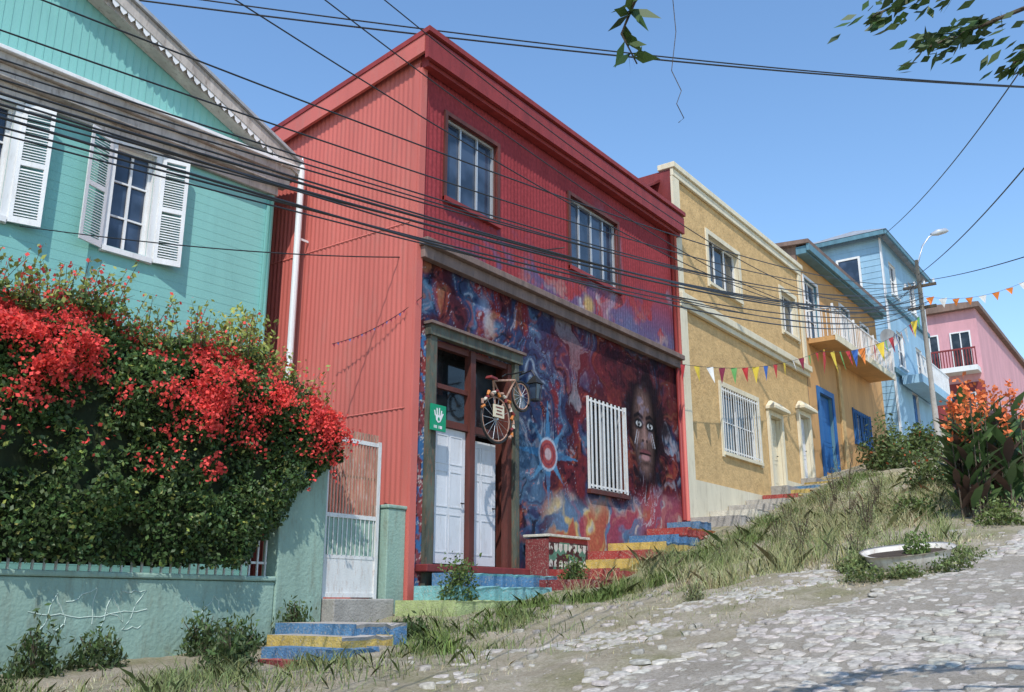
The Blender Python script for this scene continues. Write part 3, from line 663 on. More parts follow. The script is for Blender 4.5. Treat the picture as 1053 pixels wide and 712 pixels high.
# ============================================================ ORANGE HOUSE
org=thing("balcony_house",(35.5,10,5),"orange house with a white railed balcony and blue door","house")
hs=[(31.2,32.6,8.95,11.1),(35.3,36.4,8.95,11.1),(38,39,9.3,11),(31.8,33.2,4.3,7.05),(35.7,37.9,5.85,7.15)]
b=MB();b.wall(30.8,40.4,2.5,11.9,10,hs,"orange",.25,"bluegrey")
b.quad((30.8,10,2.5),(30.8,10,12.3),(30.8,18,12.3),(30.8,18,2.5),"roofrust");b.quad((40.4,10,2.5),(40.4,18,2.5),(40.4,18,12),(40.4,10,12),"orange");b.quad((30.8,18,2.5),(30.8,18,12.3),(40.4,18,12),(40.4,18,2.5),"orange")
b.box(34.1,34.5,9.93,9.992,2.5,8.55,"yellow")
mk(b,"wall",org)
b=MB();b.hexa([(30.6,9.5,12.1),(40.5,9.5,12.1),(40.5,18,12.7),(30.6,18,12.7),(30.6,9.5,12.25),(40.5,9.5,12.25),(40.5,18,12.85),(30.6,18,12.85)],"roofrust")
b.box(30.65,40.45,9.5,9.6,11.85,12.097,"bluegrey");b.box(30.7,40.4,9.62,9.992,11.78,12.05,"bluegrey");mk(b,"roof",org)
window(org,*hs[1],10,"white",2,2,.07,"glassb");window(org,*hs[2],10,"white",2,1,.07,"glassb");window(org,*hs[4],10,"blue",3,1,.09,"glass",bars="blue",nb=9,sill="blue")
window(org,*hs[0],10,"white",2,3,.07,"glassb");door(org,31.82,33.18,4.3,7.03,10.1,"blue")
for hh in hs[:3]:
    b=MB();b.surround(*hh,10,.1,.05,"white");mk(b,"window_surround",org)
b=MB();b.surround(*hs[3],10,.2,.06,"blue");mk(b,"door_surround",org)
b=MB();b.box(31.2,38.6,9.05,9.99,8.66,8.82,"orange");b.box(31.15,38.65,9.0,9.046,8.62,8.86,"cream")
o=mk(b,"balcony",org)
b=MB();b.box(31.18,38.62,9.06,9.1,9.8,9.85,"white");b.box(31.18,38.62,9.07,9.1,8.9,8.93,"white");b.box(31.18,31.22,9.1,9.98,9.8,9.85,"white");b.box(38.58,38.62,9.1,9.98,9.8,9.85,"white")
x=31.2
while x<38.62:b.box(x,x+.02,9.07,9.095,8.82,9.8,"white");x+=.2
y=9.15
while y<9.95:
    for x in(31.19,38.59):b.box(x,x+.025,y,y+.025,8.82,9.8,"white")
    y+=.14
for x in (31.18,33.6,36.1,38.56):b.box(x,x+.06,9.04,9.11,8.82,9.95,"white")
subpart(b,"railing",o)
# satellite dish on the corner
sdh=thing("satellite_dish",(40.0,9.6,10.2),"small grey satellite dish bracketed beside the orange house balcony","satellite dish")
b=MB();vs=[(39.9,9.45,10.7)];nn_=16
for r_i,dp_ in ((.2,.03),(.42,.12)):
    for i in range(nn_):
        a_=2*math.pi*i/nn_;vs.append((39.9+r_i*math.cos(a_)*.75-dp_*.7,9.45+r_i*math.cos(a_)*-.65-dp_*.7,10.7+r_i*math.sin(a_)+dp_*.2))
fs=[(0,1+i,1+(i+1)%nn_) for i in range(nn_)]+[(1+i,1+nn_+i,1+nn_+(i+1)%nn_,1+(i+1)%nn_) for i in range(nn_)]
b.add(vs,fs,"roofgrey");mk(b,"dish",sdh,smooth=True)
b=MB();b.tube([(39.9,9.46,10.7),(40.0,9.7,10.5),(40.0,9.98,10.5)],.03,"alum");b.tube([(39.85,9.4,10.35),(39.5,9.1,10.6)],.015,"alum");mk(b,"bracket",sdh)

# ============================================================ BLUE HOUSE
blu=thing("boarded_house",(46.5,10,6.8),"tall light blue house with white windows and grey roof","house")
hs=[(44,45.2,14,15.6),(47.6,48.8,14,15.6),(44,45.2,10.5,12.2),(47.6,48.8,10.5,12.2),(45.8,46.9,7,9.6)]
b=MB();b.wall(42.6,50.6,5.5,16.5,10,hs,"lightblue",.25,"white")
b.quad((42.6,10,5.5),(42.6,10,16.5),(42.6,13.2,16.5),(42.6,13.2,5.5),"lightblue");b.quad((50.6,10,5.5),(50.6,13.2,5.5),(50.6,13.2,16.5),(50.6,10,16.5),"lightblue");b.quad((42.6,13.2,5.5),(42.6,13.2,16.5),(50.6,13.2,16.5),(50.6,13.2,5.5),"lightblue")
z=6
while z<16.4:b.box(42.585,42.597,10.01,13.19,z,z+.02,"lightblue");z+=.3
for zz0 in (9.9,13.3):b.box(42.58,50.62,9.85,9.99,zz0,zz0+.22,"bluegrey")
for x in(42.56,50.4):b.box(x,x+.22,9.93,9.992,5.5,16.3,"white")
mk(b,"wall",blu)
b=MB();b.add([(42.1,9.5,16.5),(51.1,9.5,16.5),(51.1,13.6,16.5),(42.1,13.6,16.5),(44.6,11.6,17.7),(48.6,11.6,17.7)],[(0,1,5,4),(1,2,5),(2,3,4,5),(3,0,4),(3,2,1,0)],"roofgrey")
b.box(42.15,51.05,9.52,9.6,16.28,16.49,"bluegrey");b.box(42.12,42.2,9.62,13.55,16.28,16.49,"bluegrey");mk(b,"roof",blu)
for hh in hs[:4]:window(blu,*hh,10,"white",2,2,.09,"glassb",sill="white")
door(blu,45.85,46.85,7,9.55,10.1,"blue",handle=False)
b=MB();b.quad((42.58,11.0,14),(42.58,11.0,15.5),(42.58,11.9,15.5),(42.58,11.9,14),"glassb");b.box(42.54,42.578,10.9,11,13.9,15.6,"white");b.box(42.54,42.578,11.9,12,13.9,15.6,"white");b.box(42.54,42.578,11,11.9,15.5,15.6,"white");b.box(42.54,42.578,11,11.9,13.9,14,"white");mk(b,"side_window",blu)
b=MB();b.box(43.5,49.5,9.0,9.84,9.5,9.89,"lightblue");o=mk(b,"balcony",blu)
b=MB();b.box(43.5,49.5,9.0,9.04,10.8,10.86,"white")
x=43.5
while x<49.5:b.box(x,x+.03,9.005,9.035,9.895,10.8,"white");x+=.2
subpart(b,"railing",o)

# ============================================================ PINK HOUSE
pk=thing("rendered_house",(66,10,10),"pink rendered house with a maroon balcony and lower storey","house")
b=MB();b.box(60,80,9.0,13,7,17.2,"pink");mk(b,"wall",pk)
b=MB();b.hexa([(59.6,8.7,17.2),(80,8.7,17.2),(80,13.4,17.2),(59.6,13.4,17.2),(59.6,8.7,17.5),(80,8.7,17.5),(80,13.4,17.9),(59.6,13.4,17.9)],"roofrust");mk(b,"roof",pk)
b=MB();b.box(58.9,59.99,9.1,12.6,13.2,13.5,"white");o=mk(b,"balcony",pk)
b=MB();b.box(58.9,58.96,9.1,12.6,14.5,14.6,"maroon")
y=9.1
while y<12.6:b.box(58.91,58.95,y,y+.06,13.505,14.5,"maroon");y+=.16
subpart(b,"railing",o)
def sidewin(y0,y1,z0,z1,X0=60):
    b=MB();b.quad((X0-.01,y0,z0),(X0-.01,y0,z1),(X0-.01,y1,z1),(X0-.01,y1,z0),"glass")
    w=mk(b,"window",pk);f=MB()
    f.box(X0-.08,X0-.012,y0-.08,y0,z0-.08,z1+.08,"white");f.box(X0-.08,X0-.012,y1,y1+.08,z0-.08,z1+.08,"white");f.box(X0-.08,X0-.012,y0,y1,z1,z1+.08,"white");f.box(X0-.07,X0-.012,(y0+y1)/2-.03,(y0+y1)/2+.03,z0,z1,"white")
    subpart(f,"frame",w)
sidewin(9.5,10.5,13.6,15.8);sidewin(11.3,12.2,13.6,15.8);sidewin(9.6,11,10.2,12,59.93)
b=MB();b.box(59.93,59.99,9.0,13,7,12.7,"maroon");mk(b,"lower_wall",pk)

# ============================================================ RETAINING WALL, RAILING, GATE
rw=thing("retaining_wall",(4,10,-1),"pale green rendered retaining wall with faded graffiti scrawl","wall")
b=MB();b.box(-2,8.44,10,10.3,-1.6,.27,"palegreen");b.box(-2,8.44,9.97,10.33,.273,.34,"palegreen")
b.box(8.443,9.27,9.98,10.3,-.8,2.0,"palegreen")
b.box(8.443,9.27,10.02,10.28,2.003,2.15,"palegreen")
mk(b,"wall",rw,bevel=.02)
f=MB()
def scr(pts):
    P=[]
    for i in range(len(pts)-1):
        for k in range(6):
            t=k/6;P.append(((pts[i][0]*(1-t)+pts[i+1][0]*t)+.02*math.sin(i*3+k),10.0,(pts[i][1]*(1-t)+pts[i+1][1]*t)+.015*math.cos(i+k*2)))
    f.tube(P,.0065,"graf",4)
scr([(5.35,-.28),(5.5,.1),(5.62,-.2),(5.5,-.3)]);scr([(5.6,.0),(5.95,.16),(5.9,-.3)]);scr([(6.0,-.3),(6.15,.1),(6.3,-.2),(6.02,-.05)]);scr([(6.25,.12),(6.55,.14),(6.3,-.28),(6.6,-.26)]);scr([(5.2,-.1),(5.9,-.15),(6.7,-.05)]);scr([(7.1,.05),(7.3,-.2),(7.5,.1),(7.65,-.15)])
mk(f,"graffiti",rw)
rl=MB();x=-1.9
while x<8.4:rl.box(x,x+.022,10.14,10.162,.343,1.05,"whitemetal");x+=.13
rl.box(-2,8.42,10.135,10.167,1.053,1.09,"whitemetal");rl.box(-2,8.42,10.163,10.18,.5,.53,"whitemetal")
mk(rl,"railing",label="low white iron railing on top of the retaining wall",cat="railing")
gt=thing("gate",(9.85,10.1,0),"white metal gate with rusty upper bars","gate")
b=MB();b.box(9.32,9.38,10.08,10.14,.05,2.4,"whitemetal");b.box(10.38,10.44,10.08,10.14,.05,2.4,"whitemetal");b.box(9.38,10.38,10.09,10.13,1.2,1.26,"whitemetal");b.box(9.38,10.38,10.09,10.13,2.32,2.38,"whitemetal");b.box(9.38,10.38,10.09,10.13,.08,.14,"whitemetal");b.box(9.38,10.38,10.1,10.12,.62,.67,"whitemetal")
mk(b,"gate_frame",gt)
b=MB();x=9.42
while x<10.37:b.box(x,x+.026,10.095,10.12,1.26,2.5,"rust");x+=.062
b.box(9.38,10.38,10.125,10.135,1.8,1.84,"rust");mk(b,"bars",gt,label="closely spaced rusty upright bars")
b=MB();b.box(9.38,10.38,10.112,10.118,.67,1.2,"palegreen");b.box(9.38,10.38,10.105,10.11,.14,.62,"whitemetal")
x=9.43
while x<10.37:b.box(x,x+.015,10.095,10.104,.67,1.2,"whitemetal");x+=.09
mk(b,"lower_panel",gt)
b=MB();b.box(10.55,10.95,10.0,10.35,-.5,1.4,"palegreen");b.box(10.53,10.97,9.98,10.37,1.403,1.46,"palegreen");mk(b,"gate_pillar",label="pale green rendered gate pillar beside the red house",cat="pillar",bevel=.015)
b=MB();b.box(9.3,10.5,9.77,10.5,-.6,.06,"concrete");mk(b,"doorstep",label="worn concrete step below the white gate",cat="step",bevel=.02)

# ============================================================ STEPS
def stair(name,loc,label,steps):
    t=thing(name,loc,label,"stairs","painted steps along the pavement")
    for (x0,x1,y0,y1,z0,z1,top,rise) in steps:
        n=max(5,int((x1-x0)/.12));b=MB();vt=[];vb=[]
        for i in range(n+1):
            x_=x0+(x1-x0)*i/n;j=random.uniform(-.022,.022) if 0<i<n else 0;dz=random.uniform(-.02,.006)
            if random.random()<.12:dz-=.03;j+=.03
            vt.append((x_,y0+j,z1+dz));vb.append((x_,y0+j+.012,z1-.035+dz))
        vs=[];fs=[];fr=[]
        for i in range(n+1):
            vs+=[vt[i],(vt[i][0],y1,z1),vb[i],(vb[i][0],y0+.012,z0)]
        for i in range(n):
            a_=4*i;c_=4*(i+1);fs.append((a_,c_,c_+1,a_+1));fr+=[(a_+2,c_+2,c_,a_),(a_+3,c_+3,c_+2,a_+2)]
        b.add(vs,fs,"s_"+top);b.add(vs,fr[::2],"s_"+top);b.add(vs,fr[1::2],"s_"+rise)
        b.quad((x0,y1,z0),(x0,y0+.012,z0),(x0,y0,z1),(x0,y1,z1),"s_"+rise);b.quad((x1,y0+.012,z0),(x1,y1,z0),(x1,y1,z1),(x1,y0,z1),"s_"+rise)
        mk(b,"step",t)
stair("painted_steps",(7.5,8.5,-.6),"low broken steps painted blue, yellow and dark red",
 [(6.8,7.4,7.35,8.25,-1.2,-.57,"red","maroon"),(7.05,7.85,7.5,8.5,-1.2,-.46,"blue","blue"),(7.45,8.25,7.68,8.9,-1.2,-.35,"grey","yellow"),(7.9,8.75,7.92,9.3,-1.2,-.23,"grey","blue")])
stair("painted_steps",(12,9.3,0),"lime and turquoise steps below the white doors",
 [(10.5,12.2,8.6,9.75,-.6,.04,"lime","lime"),(10.9,13.3,8.85,9.75,-.6,.25,"cyan","cyan"),(11.3,14.0,9.2,9.74,-.6,.45,"cyan","blue")])
cyc=[("maroon","maroon"),("yellow","red"),("red","yellow"),("yellow","red"),("blue","yellow"),("red","blue"),("orange","red"),("blue","blue")]
ss=[]
for k in range(8):
    x0=13.4+k*.9+random.uniform(-.1,.1);z1=.38+k*.20
    ss.append((x0,20.6-(k%3)*.35,7.95+k*.16,9.93-k*.003,z1-1.2,z1,cyc[k][0],cyc[k][1]))
stair("painted_steps",(17,9,.8),"long tiers of red, yellow and blue painted steps under the mural",ss)
ss=[]
cy2=[("grey","grey"),("grey","cream"),("cream","grey"),("grey","grey"),("yellow","red"),("red","yellow"),("yellow","blue"),("orange","yellow"),("red","yellow")]
for k in range(9):
    x0=20.9+k*1.2;z1=1.98+k*.24
    ss.append((x0,32.5+k*.02,8.6+k*.07,9.92-k*.003,z1-1.2,z1,cy2[k][0],cy2[k][1]))
stair("painted_steps",(26,9,3),"grey, yellow and red steps climbing in front of the ochre house",ss)
bn=thing("mosaic_bench",(14.7,9.6,.5),"low dark painted box with a row of pale tooth shapes","bench")
n=110;mx=np.linspace(14.05,15.35,n);mz=np.linspace(.45,1.14,60);XX,ZZ=np.meshgrid(mx,mz,indexing='ij')
I=np.arange(n*60).reshape(n,60);q=np.stack([I[:-1,:-1],I[1:,:-1],I[1:,1:],I[:-1,1:]],-1).reshape(-1,4)
vv=np.stack([XX,np.full(XX.shape,9.40),ZZ],-1).reshape(-1,3)[q]
cc=vv.mean(1);cn=fbm(cc[:,0]*9,cc[:,2]*9,3,3)
col=np.where(cn[:,None]>.52,np.array((.10,.20,.14)),np.array((.07,.03,.03)))
ph=(cc[:,0]*6.2)%1;tooth=((cc[:,2]>.88+.14*np.abs(ph-.5))&(cc[:,2]<1.04))|((cc[:,2]<.76-.14*np.abs(ph-.5))&(cc[:,2]>.62))
col=np.where((tooth&(ph>.12)&(ph<.88)&(cn>.36))[:,None],np.array((.52,.48,.42)),col);col=np.where(((cc[:,2]>1.06)|(cc[:,2]<.58))[:,None],np.array((.34,.06,.05)),col)
npmesh("front_panel",vv,4,col,M["mural"],bn)
b=MB();b.box(14.03,15.37,9.402,9.9,.3,1.12,"s_maroon");b.box(14.0,15.4,9.36,9.93,1.143,1.19,"s_cream");mk(b,"box",bn,bevel=.01)

# ============================================================ LAMP POST
lp=thing("street_lamp",(42.7,8.5,6),"tall concrete pole with a curved arm street light","street lamp")
b=MB();b.tube([(42.7,8.5,5.2),(42.7,8.5,14.9)],[.13,.08],"concrete",10);mk(b,"pole",lp,smooth=True)
b=MB();b.tube([(42.7,8.5,14.6),(42.9,8.2,15.6),(43.1,7.95,16.0),(43.3,7.75,16.2)],.04,"alum",6);mk(b,"arm",lp,smooth=True)
b=MB();b.tube([(43.2,7.85,16.15),(43.4,7.6,16.26),(43.65,7.3,16.36),(43.75,7.2,16.36)],[.06,.15,.12,.03],"alum",10);mk(b,"lamp_head",lp,smooth=True)
b=MB();b.box(42.65,42.75,7.8,9.2,13.6,13.72,"bark");b.box(42.65,42.75,7.9,9.1,12.6,12.72,"bark")
for y in(7.9,8.3,8.7,9.1):b.tube([(42.7,y,13.72),(42.7,y,13.9)],.05,"white",6)
mk(b,"crossarm",lp)

# ============================================================ CABLES
def span(a,b_,sag,r=.01,n=40,u0=0,lab="thin black overhead wire crossing the sky"):
    a=Vector(a);b_=Vector(b_);us=[u0+(1-u0)*(i/n)**1.5 for i in range(n+1)]
    b=MB();pts=[tuple(a.lerp(b_,u)-Vector((0,0,sag*4*u*(1-u)))) for u in us]
    b.tube(pts,[r*(1+1.2*max(u,0)**.5) for u in us],"black",5);mk(b,"power_cable",label=lab,cat="cable",group="overhead cables above the street",smooth=True)
for i,(dz,pz,py,sag,r) in enumerate([(-.21,12.6,8.3,.85,.005),(-.17,12.7,8.5,.95,.006),(-.12,12.75,8.6,.98,.008),(-.09,12.8,8.3,.80,.005),(-.05,12.9,8.2,.90,.008),(-.02,13.0,8.7,.93,.006),(.01,13.1,8.4,1.02,.008),(.05,13.3,8.4,1.0,.006),(.09,13.35,8.5,.88,.005),(.14,13.6,8.6,.80,.005),(.20,13.7,8.8,.95,.005),(.36,13.9,8.3,.9,.005),(.62,13.85,8.7,.8,.005)]):
    s_=[1.0,1.28,.9,1.4,1.15,.82,1.32,1.05,1.45,.95,1.2,1.1,1.3][i]
    span((1.97*s_,4.6*s_,(2.5+dz)*s_),(42.7,py,pz),sag*(.55+.45/s_),r*s_,60,-.07/s_,"black overhead power cable strung along the houses")
A_=Vector((12.2,12.04,11.85));B_=Vector((30,2.58,15.75));d=(B_-A_)
span(A_-d*.5,B_+d*.35,.5,.012);span(A_-d*.5+Vector((0,0,.25)),B_+d*.35+Vector((0,0,.02)),.55,.010)
span((43,9.9,16.5),(25,1.0,14.4),.5,.010)
span((42.7,8.5,14.2),(25,1.2,11.6),.3,.011)
span((42.7,8.5,13.9),(25,.6,8.6),.2,.009)
span((2.6,5.2,5.0),(42.7,8.6,13.95),2.4,.005,60,-.1);span((3.4,5.4,5.6),(42.7,8.4,13.9),2.2,.005,60,-.15);span((2.2,5.0,4.2),(42.7,8.6,13.8),2.0,.005,60,-.1)
span((5,11,4.4),(15.5,9.9,7.2),.3,.006)

# ============================================================ BUNTING
def bunting(p,q,sag,n,size,lab,cols):
    a=Vector(p);b_=Vector(q);t=thing("bunting",p,lab,"bunting")
    pt=lambda u:a.lerp(b_,u)-Vector((0,0,sag*4*u*(1-u)))
    s=MB();s.tube([tuple(pt(i/24)) for i in range(25)],.006,"black",4);mk(s,"string",t)
    dd=(b_-a).normalized()
    for i in range(n):
        u=(i+.5)/n;c=pt(u);w=random.uniform(.85,1.15)*size
        yw=random.uniform(-.25,.25);m=MB();sw=Vector((random.uniform(-.2,.2),random.uniform(-.2,.1),random.uniform(0,.15)))*size
        dv=Vector((dd.x,dd.y+yw,dd.z)).normalized()*w*.42
        A=c-dv;B=c+dv;T=c+Vector((0,0,-w))+sw;mid=(A+B)/2+Vector((0,-.05,0))*size-Vector((0,0,w*.4))
        m.add([tuple(A),tuple(B),tuple(T),tuple(mid)],[(0,3,1),(0,2,3),(3,2,1)],"f_"+cols[i%len(cols)] )
        mk(m,"flag",t)
bunting((19.7,9.5,5.5),(31,9.3,8.35),.35,15,.46,"string of coloured triangular pennants between the houses",["red","yellow","cream","maroon","lime","red","yellow","blue"])
bunting((28.5,8.8,7.6),(42.6,8.6,12.3),.5,17,.7,"string of coloured triangular pennants up to the pole",["red","yellow","lime","red","blue","orange","cream"])
bunting((42.8,8.4,13.2),(42,3.6,13.1),.5,9,.4,"orange and white pennants strung over the street",["orange","cream","orange"])
bunting((10.7,11.6,4.3),(11.0,9.8,4.9),.12,22,.06,"string of tiny dark pennants by the red side wall",["maroon","blue","maroon"])

# ============================================================ HEDGE
hg=thing("bougainvillea_hedge",(6,10.6,.3),"dense dark green hedge topped with red bougainvillea flowers","hedge")
def hedge_env(x):
    top=np.interp(x,[2,4,4.8,5.6,6.4,7.2,8,8.5,8.85,9.1,9.3],[3.4,3.35,3.25,3.4,3.2,3.3,3.2,3.05,2.8,2.5,2.0])+(fbm(x*2.3,x*0,7)-.5)*.45
    bot=np.interp(x,[2,7.9,8.3,8.9,9.3],[.4,.42,.9,1.6,1.95])
    return top,bot
n=80000
x=rng.uniform(1.5,9.3,n);top,bot=hedge_env(x)
u=rng.beta(1.1,1.0,n);z=bot+(top-bot)*u
lump=fbm(x*1.6,z*1.6,19)
yf=9.75-.35*(lump-.5)*2+ .35*sstep(.8,1,u)+.15*sstep(.2,0,u)
dep=rng.exponential(.14,n);y=np.minimum(yf+dep,11.3)
tm=rng.random(n)<.22
y=np.where(tm,rng.uniform(9.8,11.4,n),y);z=np.where(tm,top-rng.exponential(.08,n),z)
keep=fbm(x*5,z*5+y,29,2)>.30
P=np.stack([x,y,z],1)[keep];k=len(P)
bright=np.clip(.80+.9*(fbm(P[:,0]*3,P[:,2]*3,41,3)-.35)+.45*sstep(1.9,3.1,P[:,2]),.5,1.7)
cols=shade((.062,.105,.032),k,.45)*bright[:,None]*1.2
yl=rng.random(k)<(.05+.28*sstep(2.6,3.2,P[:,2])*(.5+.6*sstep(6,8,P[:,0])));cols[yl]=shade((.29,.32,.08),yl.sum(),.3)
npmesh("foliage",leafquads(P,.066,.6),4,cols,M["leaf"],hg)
# blooms gathered in clusters and trailing sprays
nc=900;cx_=rng.uniform(1.5,9.2,nc);ct,cb_=hedge_env(cx_);cu=rng.random(nc)**.42
pr=sstep(.40,.60,fbm(cx_*2.4,cu*7,57,4))*sstep(.50,.78,cu)*sstep(1.03,.95,cu)+.30*sstep(8.4,8.9,cx_)+.10*sstep(.25,.5,cu)
kc=rng.random(nc)<np.clip(pr,0,1);cx_,cu,ct,cb_=cx_[kc],cu[kc],ct[kc],cb_[kc];cz_=cb_+(ct-cb_)*cu
pts=[]
for i in range(len(cx_)):
    m_n=rng.integers(12,60);sd_=rng.uniform(.05,.13)
    dx=rng.normal(scale=sd_*1.2,size=m_n);dz=rng.normal(scale=sd_*.8,size=m_n)
    if rng.random()<.35:                       # spray drooping or lifting from the clump
        t_=rng.random(m_n);dr=rng.uniform(-1,1);dx=dr*.35*t_+rng.normal(scale=.03,size=m_n);dz=(.12-.4*t_*t_)*rng.choice([1,-.5])+rng.normal(scale=.03,size=m_n)
    xx_=cx_[i]+dx;zz_=cz_[i]+dz;uu_=np.clip((zz_-cb_[i])/(ct[i]-cb_[i]),0,1)
    lp_=fbm(xx_*1.6,zz_*1.6,19);yy_=9.75-.35*(lp_-.5)*2+.35*sstep(.8,1,uu_)-.06-rng.exponential(.03,m_n)+rng.uniform(0,.06,m_n)
    pts.append(np.stack([xx_,yy_,zz_],1))
P=np.concatenate(pts);P=P[P[:,0]<9.42]
n=2500;x=rng.uniform(1.5,9.3,n);t0_,_=hedge_env(x);Q=np.stack([x,rng.uniform(9.9,11.3,n),t0_+rng.uniform(-.03,.09,n)],1);Q=Q[fbm(x*4,x*0+2,99)>.45]
P=np.concatenate([P,Q])
npmesh("flowers",leafquads(P,.05,.85),4,shade((.78,.10,.085),len(P),.28),M["petal"],hg)
sp=MB();LP=[];FP=[]
for i in range(230):
    x0=random.uniform(3.5,9.1);t0,_=hedge_env(np.array([x0]));z0=float(t0[0]);y0=random.uniform(9.7,10.8)
    L=random.uniform(.15,.6);dx=random.uniform(-.25,.25);dy=random.uniform(-.3,.1)
    pts=[(x0+dx*t,y0+dy*t,z0-.1+(L+.1)*t-.1*t*t) for t in (0,.3,.6,1)]
    sp.tube(pts,[.006,.005,.004,.002],"bark",4)
    for t in np.linspace(.2,1,14):
        p=np.array((x0+dx*t,y0+dy*t,z0-.1+(L+.1)*t-.1*t*t))+rng.normal(scale=.03,size=3)
        (FP if random.random()<.25 and t>.4 else LP).append(p)
mk(sp,"twigs",hg)
npmesh("sprig_leaves",leafquads(np.array(LP),.075,.55),4,shade((.26,.29,.07),len(LP),.35),M["leaf"],hg)
npmesh("sprig_flowers",leafquads(np.array(FP),.055,.8),4,shade((.78,.10,.085),len(FP),.3),M["petal"],hg)
core=MB()  # added near-black core behind the leaves, standing in for the hedge's shaded depth
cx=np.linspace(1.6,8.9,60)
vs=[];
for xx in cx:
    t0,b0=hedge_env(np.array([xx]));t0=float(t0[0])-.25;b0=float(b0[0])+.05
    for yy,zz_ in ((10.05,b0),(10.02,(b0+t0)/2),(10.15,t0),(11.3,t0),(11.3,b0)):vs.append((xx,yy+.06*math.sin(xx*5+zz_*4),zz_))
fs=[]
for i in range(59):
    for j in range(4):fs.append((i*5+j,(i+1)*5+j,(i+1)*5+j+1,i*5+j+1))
core.add(vs,fs,paint("hedge_inside",(.02,.03,.012),1,.4,6));mk(core,"dark_core",hg)

def bush(name,label,cx,cy,cz,rx,ry,rz,n,size,base,var=.4,cat="shrub",asp=.5,flower=None,group=None,up=None,stem=True):
    t=thing(name,(cx,cy,cz),label,cat,group)
    dirs=rng.normal(size=(n,3));dirs/=np.linalg.norm(dirs,axis=1)[:,None]
    rad=rng.uniform(.3,1.05,n)**.5
    az=fbm(dirs[:,0]*3+cx*7,dirs[:,2]*3+cy*5+dirs[:,1]*2,5)*1.3+.25
    P=dirs*rad[:,None]*az[:,None]*np.array((rx,ry,rz));P[:,2]=np.abs(P[:,2]+rz*.15)
    P+=np.array((cx,cy,cz))
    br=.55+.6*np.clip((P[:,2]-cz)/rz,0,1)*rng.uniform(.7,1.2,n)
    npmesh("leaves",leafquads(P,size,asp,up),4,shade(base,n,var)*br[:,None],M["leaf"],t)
    if stem:
        s=MB()
        for i in range(9):
            a=random.uniform(0,6.28);r=random.uniform(.3,.75)
            s.tube([(cx,cy,cz-.05),(cx+rx*r*.4*math.cos(a),cy+ry*r*.4*math.sin(a),cz+rz*.45),(cx+rx*r*math.cos(a),cy+ry*r*math.sin(a),cz+rz*random.uniform(.7,1))],[.012,.008,.004],"bark",4)
        mk(s,"stems",t)
    if flower:
        m=flower[1];d2=rng.normal(size=(m,3));d2/=np.linalg.norm(d2,axis=1)[:,None];d2[:,2]=np.abs(d2[:,2])
        npmesh("flowers",leafquads(np.array((cx,cy,cz))+d2*np.array((rx,ry,rz))*.85,flower[2],.8),4,shade(flower[0],m,.3),M["petal"],t)
    return t
bush("shrub","yellow-green shrub rising behind the hedge",8.3,11.0,3.0,.85,.5,1.05,2800,.085,(.32,.33,.07))
bush("shrub","small green shrub at the corner of the red house",11.05,9.0,-.2,.36,.3,.85,1900,.065,(.10,.15,.04))
bush("shrub","small weedy shrub below the mosaic bench",13.75,8.7,.3,.28,.25,.42,900,.06,(.11,.16,.04))
bush("shrub","leafy shrub at the foot of the orange house",33.2,8.2,4.1,1.5,.9,1.7,3000,.16,(.12,.16,.05),flower=((.5,.12,.05),50,.12))
bush("shrub","leafy shrub at the foot of the orange house",37,8.0,4.8,1.6,1,1.7,2600,.17,(.10,.14,.04),flower=((.5,.1,.05),50,.14))
for i,(xx,yy,hh,ww) in enumerate([(4.3,9.0,.4,.4),(5.1,9.5,.55,.25),(5.8,9.6,.4,.3),(6.5,8.3,.35,.3),(7.1,9.6,.5,.3),(7.7,9.7,.35,.3),(8.6,9.75,.6,.25),(9.2,8.3,.28,.3)]):
    bush("weed","tall dark green weed growing against the green wall",xx,yy,float(H(xx,yy))-.05,ww,.3,hh,900,.08,(.08,.12,.04),asp=.35,group="weeds along the green wall",up=(0,0,.7))

# ============================================================ GRASS (stuff)
def blades(name,px,py,hgt,width,cols,**k):
    n=len(px);z=H(px,py)-.01
    a=rng.uniform(0,2*math.pi,n);lean=rng.normal(scale=.55,size=(n,2))*hgt[:,None]
    dx=np.cos(a)*width;dy=np.sin(a)*width
    b0=np.stack([px-dx,py-dy,z],1);b1=np.stack([px+dx,py+dy,z],1)
    m0=np.stack([px-dx*.7+lean[:,0]*.35,py-dy*.7+lean[:,1]*.35,z+hgt*.6],1);m1=np.stack([px+dx*.7+lean[:,0]*.35,py+dy*.7+lean[:,1]*.35,z+hgt*.6],1)
    tp=np.stack([px+lean[:,0],py+lean[:,1],z+hgt],1)
    V=np.stack([b0,b1,m1,tp,m0],1)
    return npmesh(name,V,5,cols,M["grass"],None,kind="stuff",**k)
n=260000
px=4.5+ (27)*rng.random(n)**1.15;py=rng.uniform(1.9,8.7,n)
edge=roadedge(px)
den=sstep(.42,.60,fbm(px*2.0,py*2.0,101,5))*sstep(-.1,.9,py-edge)
den*=.18+.9*sstep(10,15,px)+.25*sstep(5.8,7.0,py)
kp=rng.random(n)<np.clip(den*.8,0,1);px,py=px[kp],py[kp];k=len(px)
g=sstep(.44,.58,fbm(px*1.1,py*1.1,111,3))*(rng.random(k)<.8)
dry=shade((.50,.44,.28),k,.28);grn=shade((.22,.27,.10),k,.4);cols=dry*(1-g[:,None])+grn*g[:,None]
hg_=(.02+.06*rng.random(k)**2+ .16*(rng.random(k)<.16)*sstep(11,16,px)*rng.random(k))
blades("dry_grass",px,py,hg_,.0025+.0022*sstep(8,20,px),cols)
n=34000;px=rng.uniform(8,31,n);c0=np.interp(px,[7.5,10,13,16,20,24,30],[7.1,7.6,7.5,7.5,7.7,8.2,8.4])+(fbm(px*1.3,px*0,121)-.5)*.7
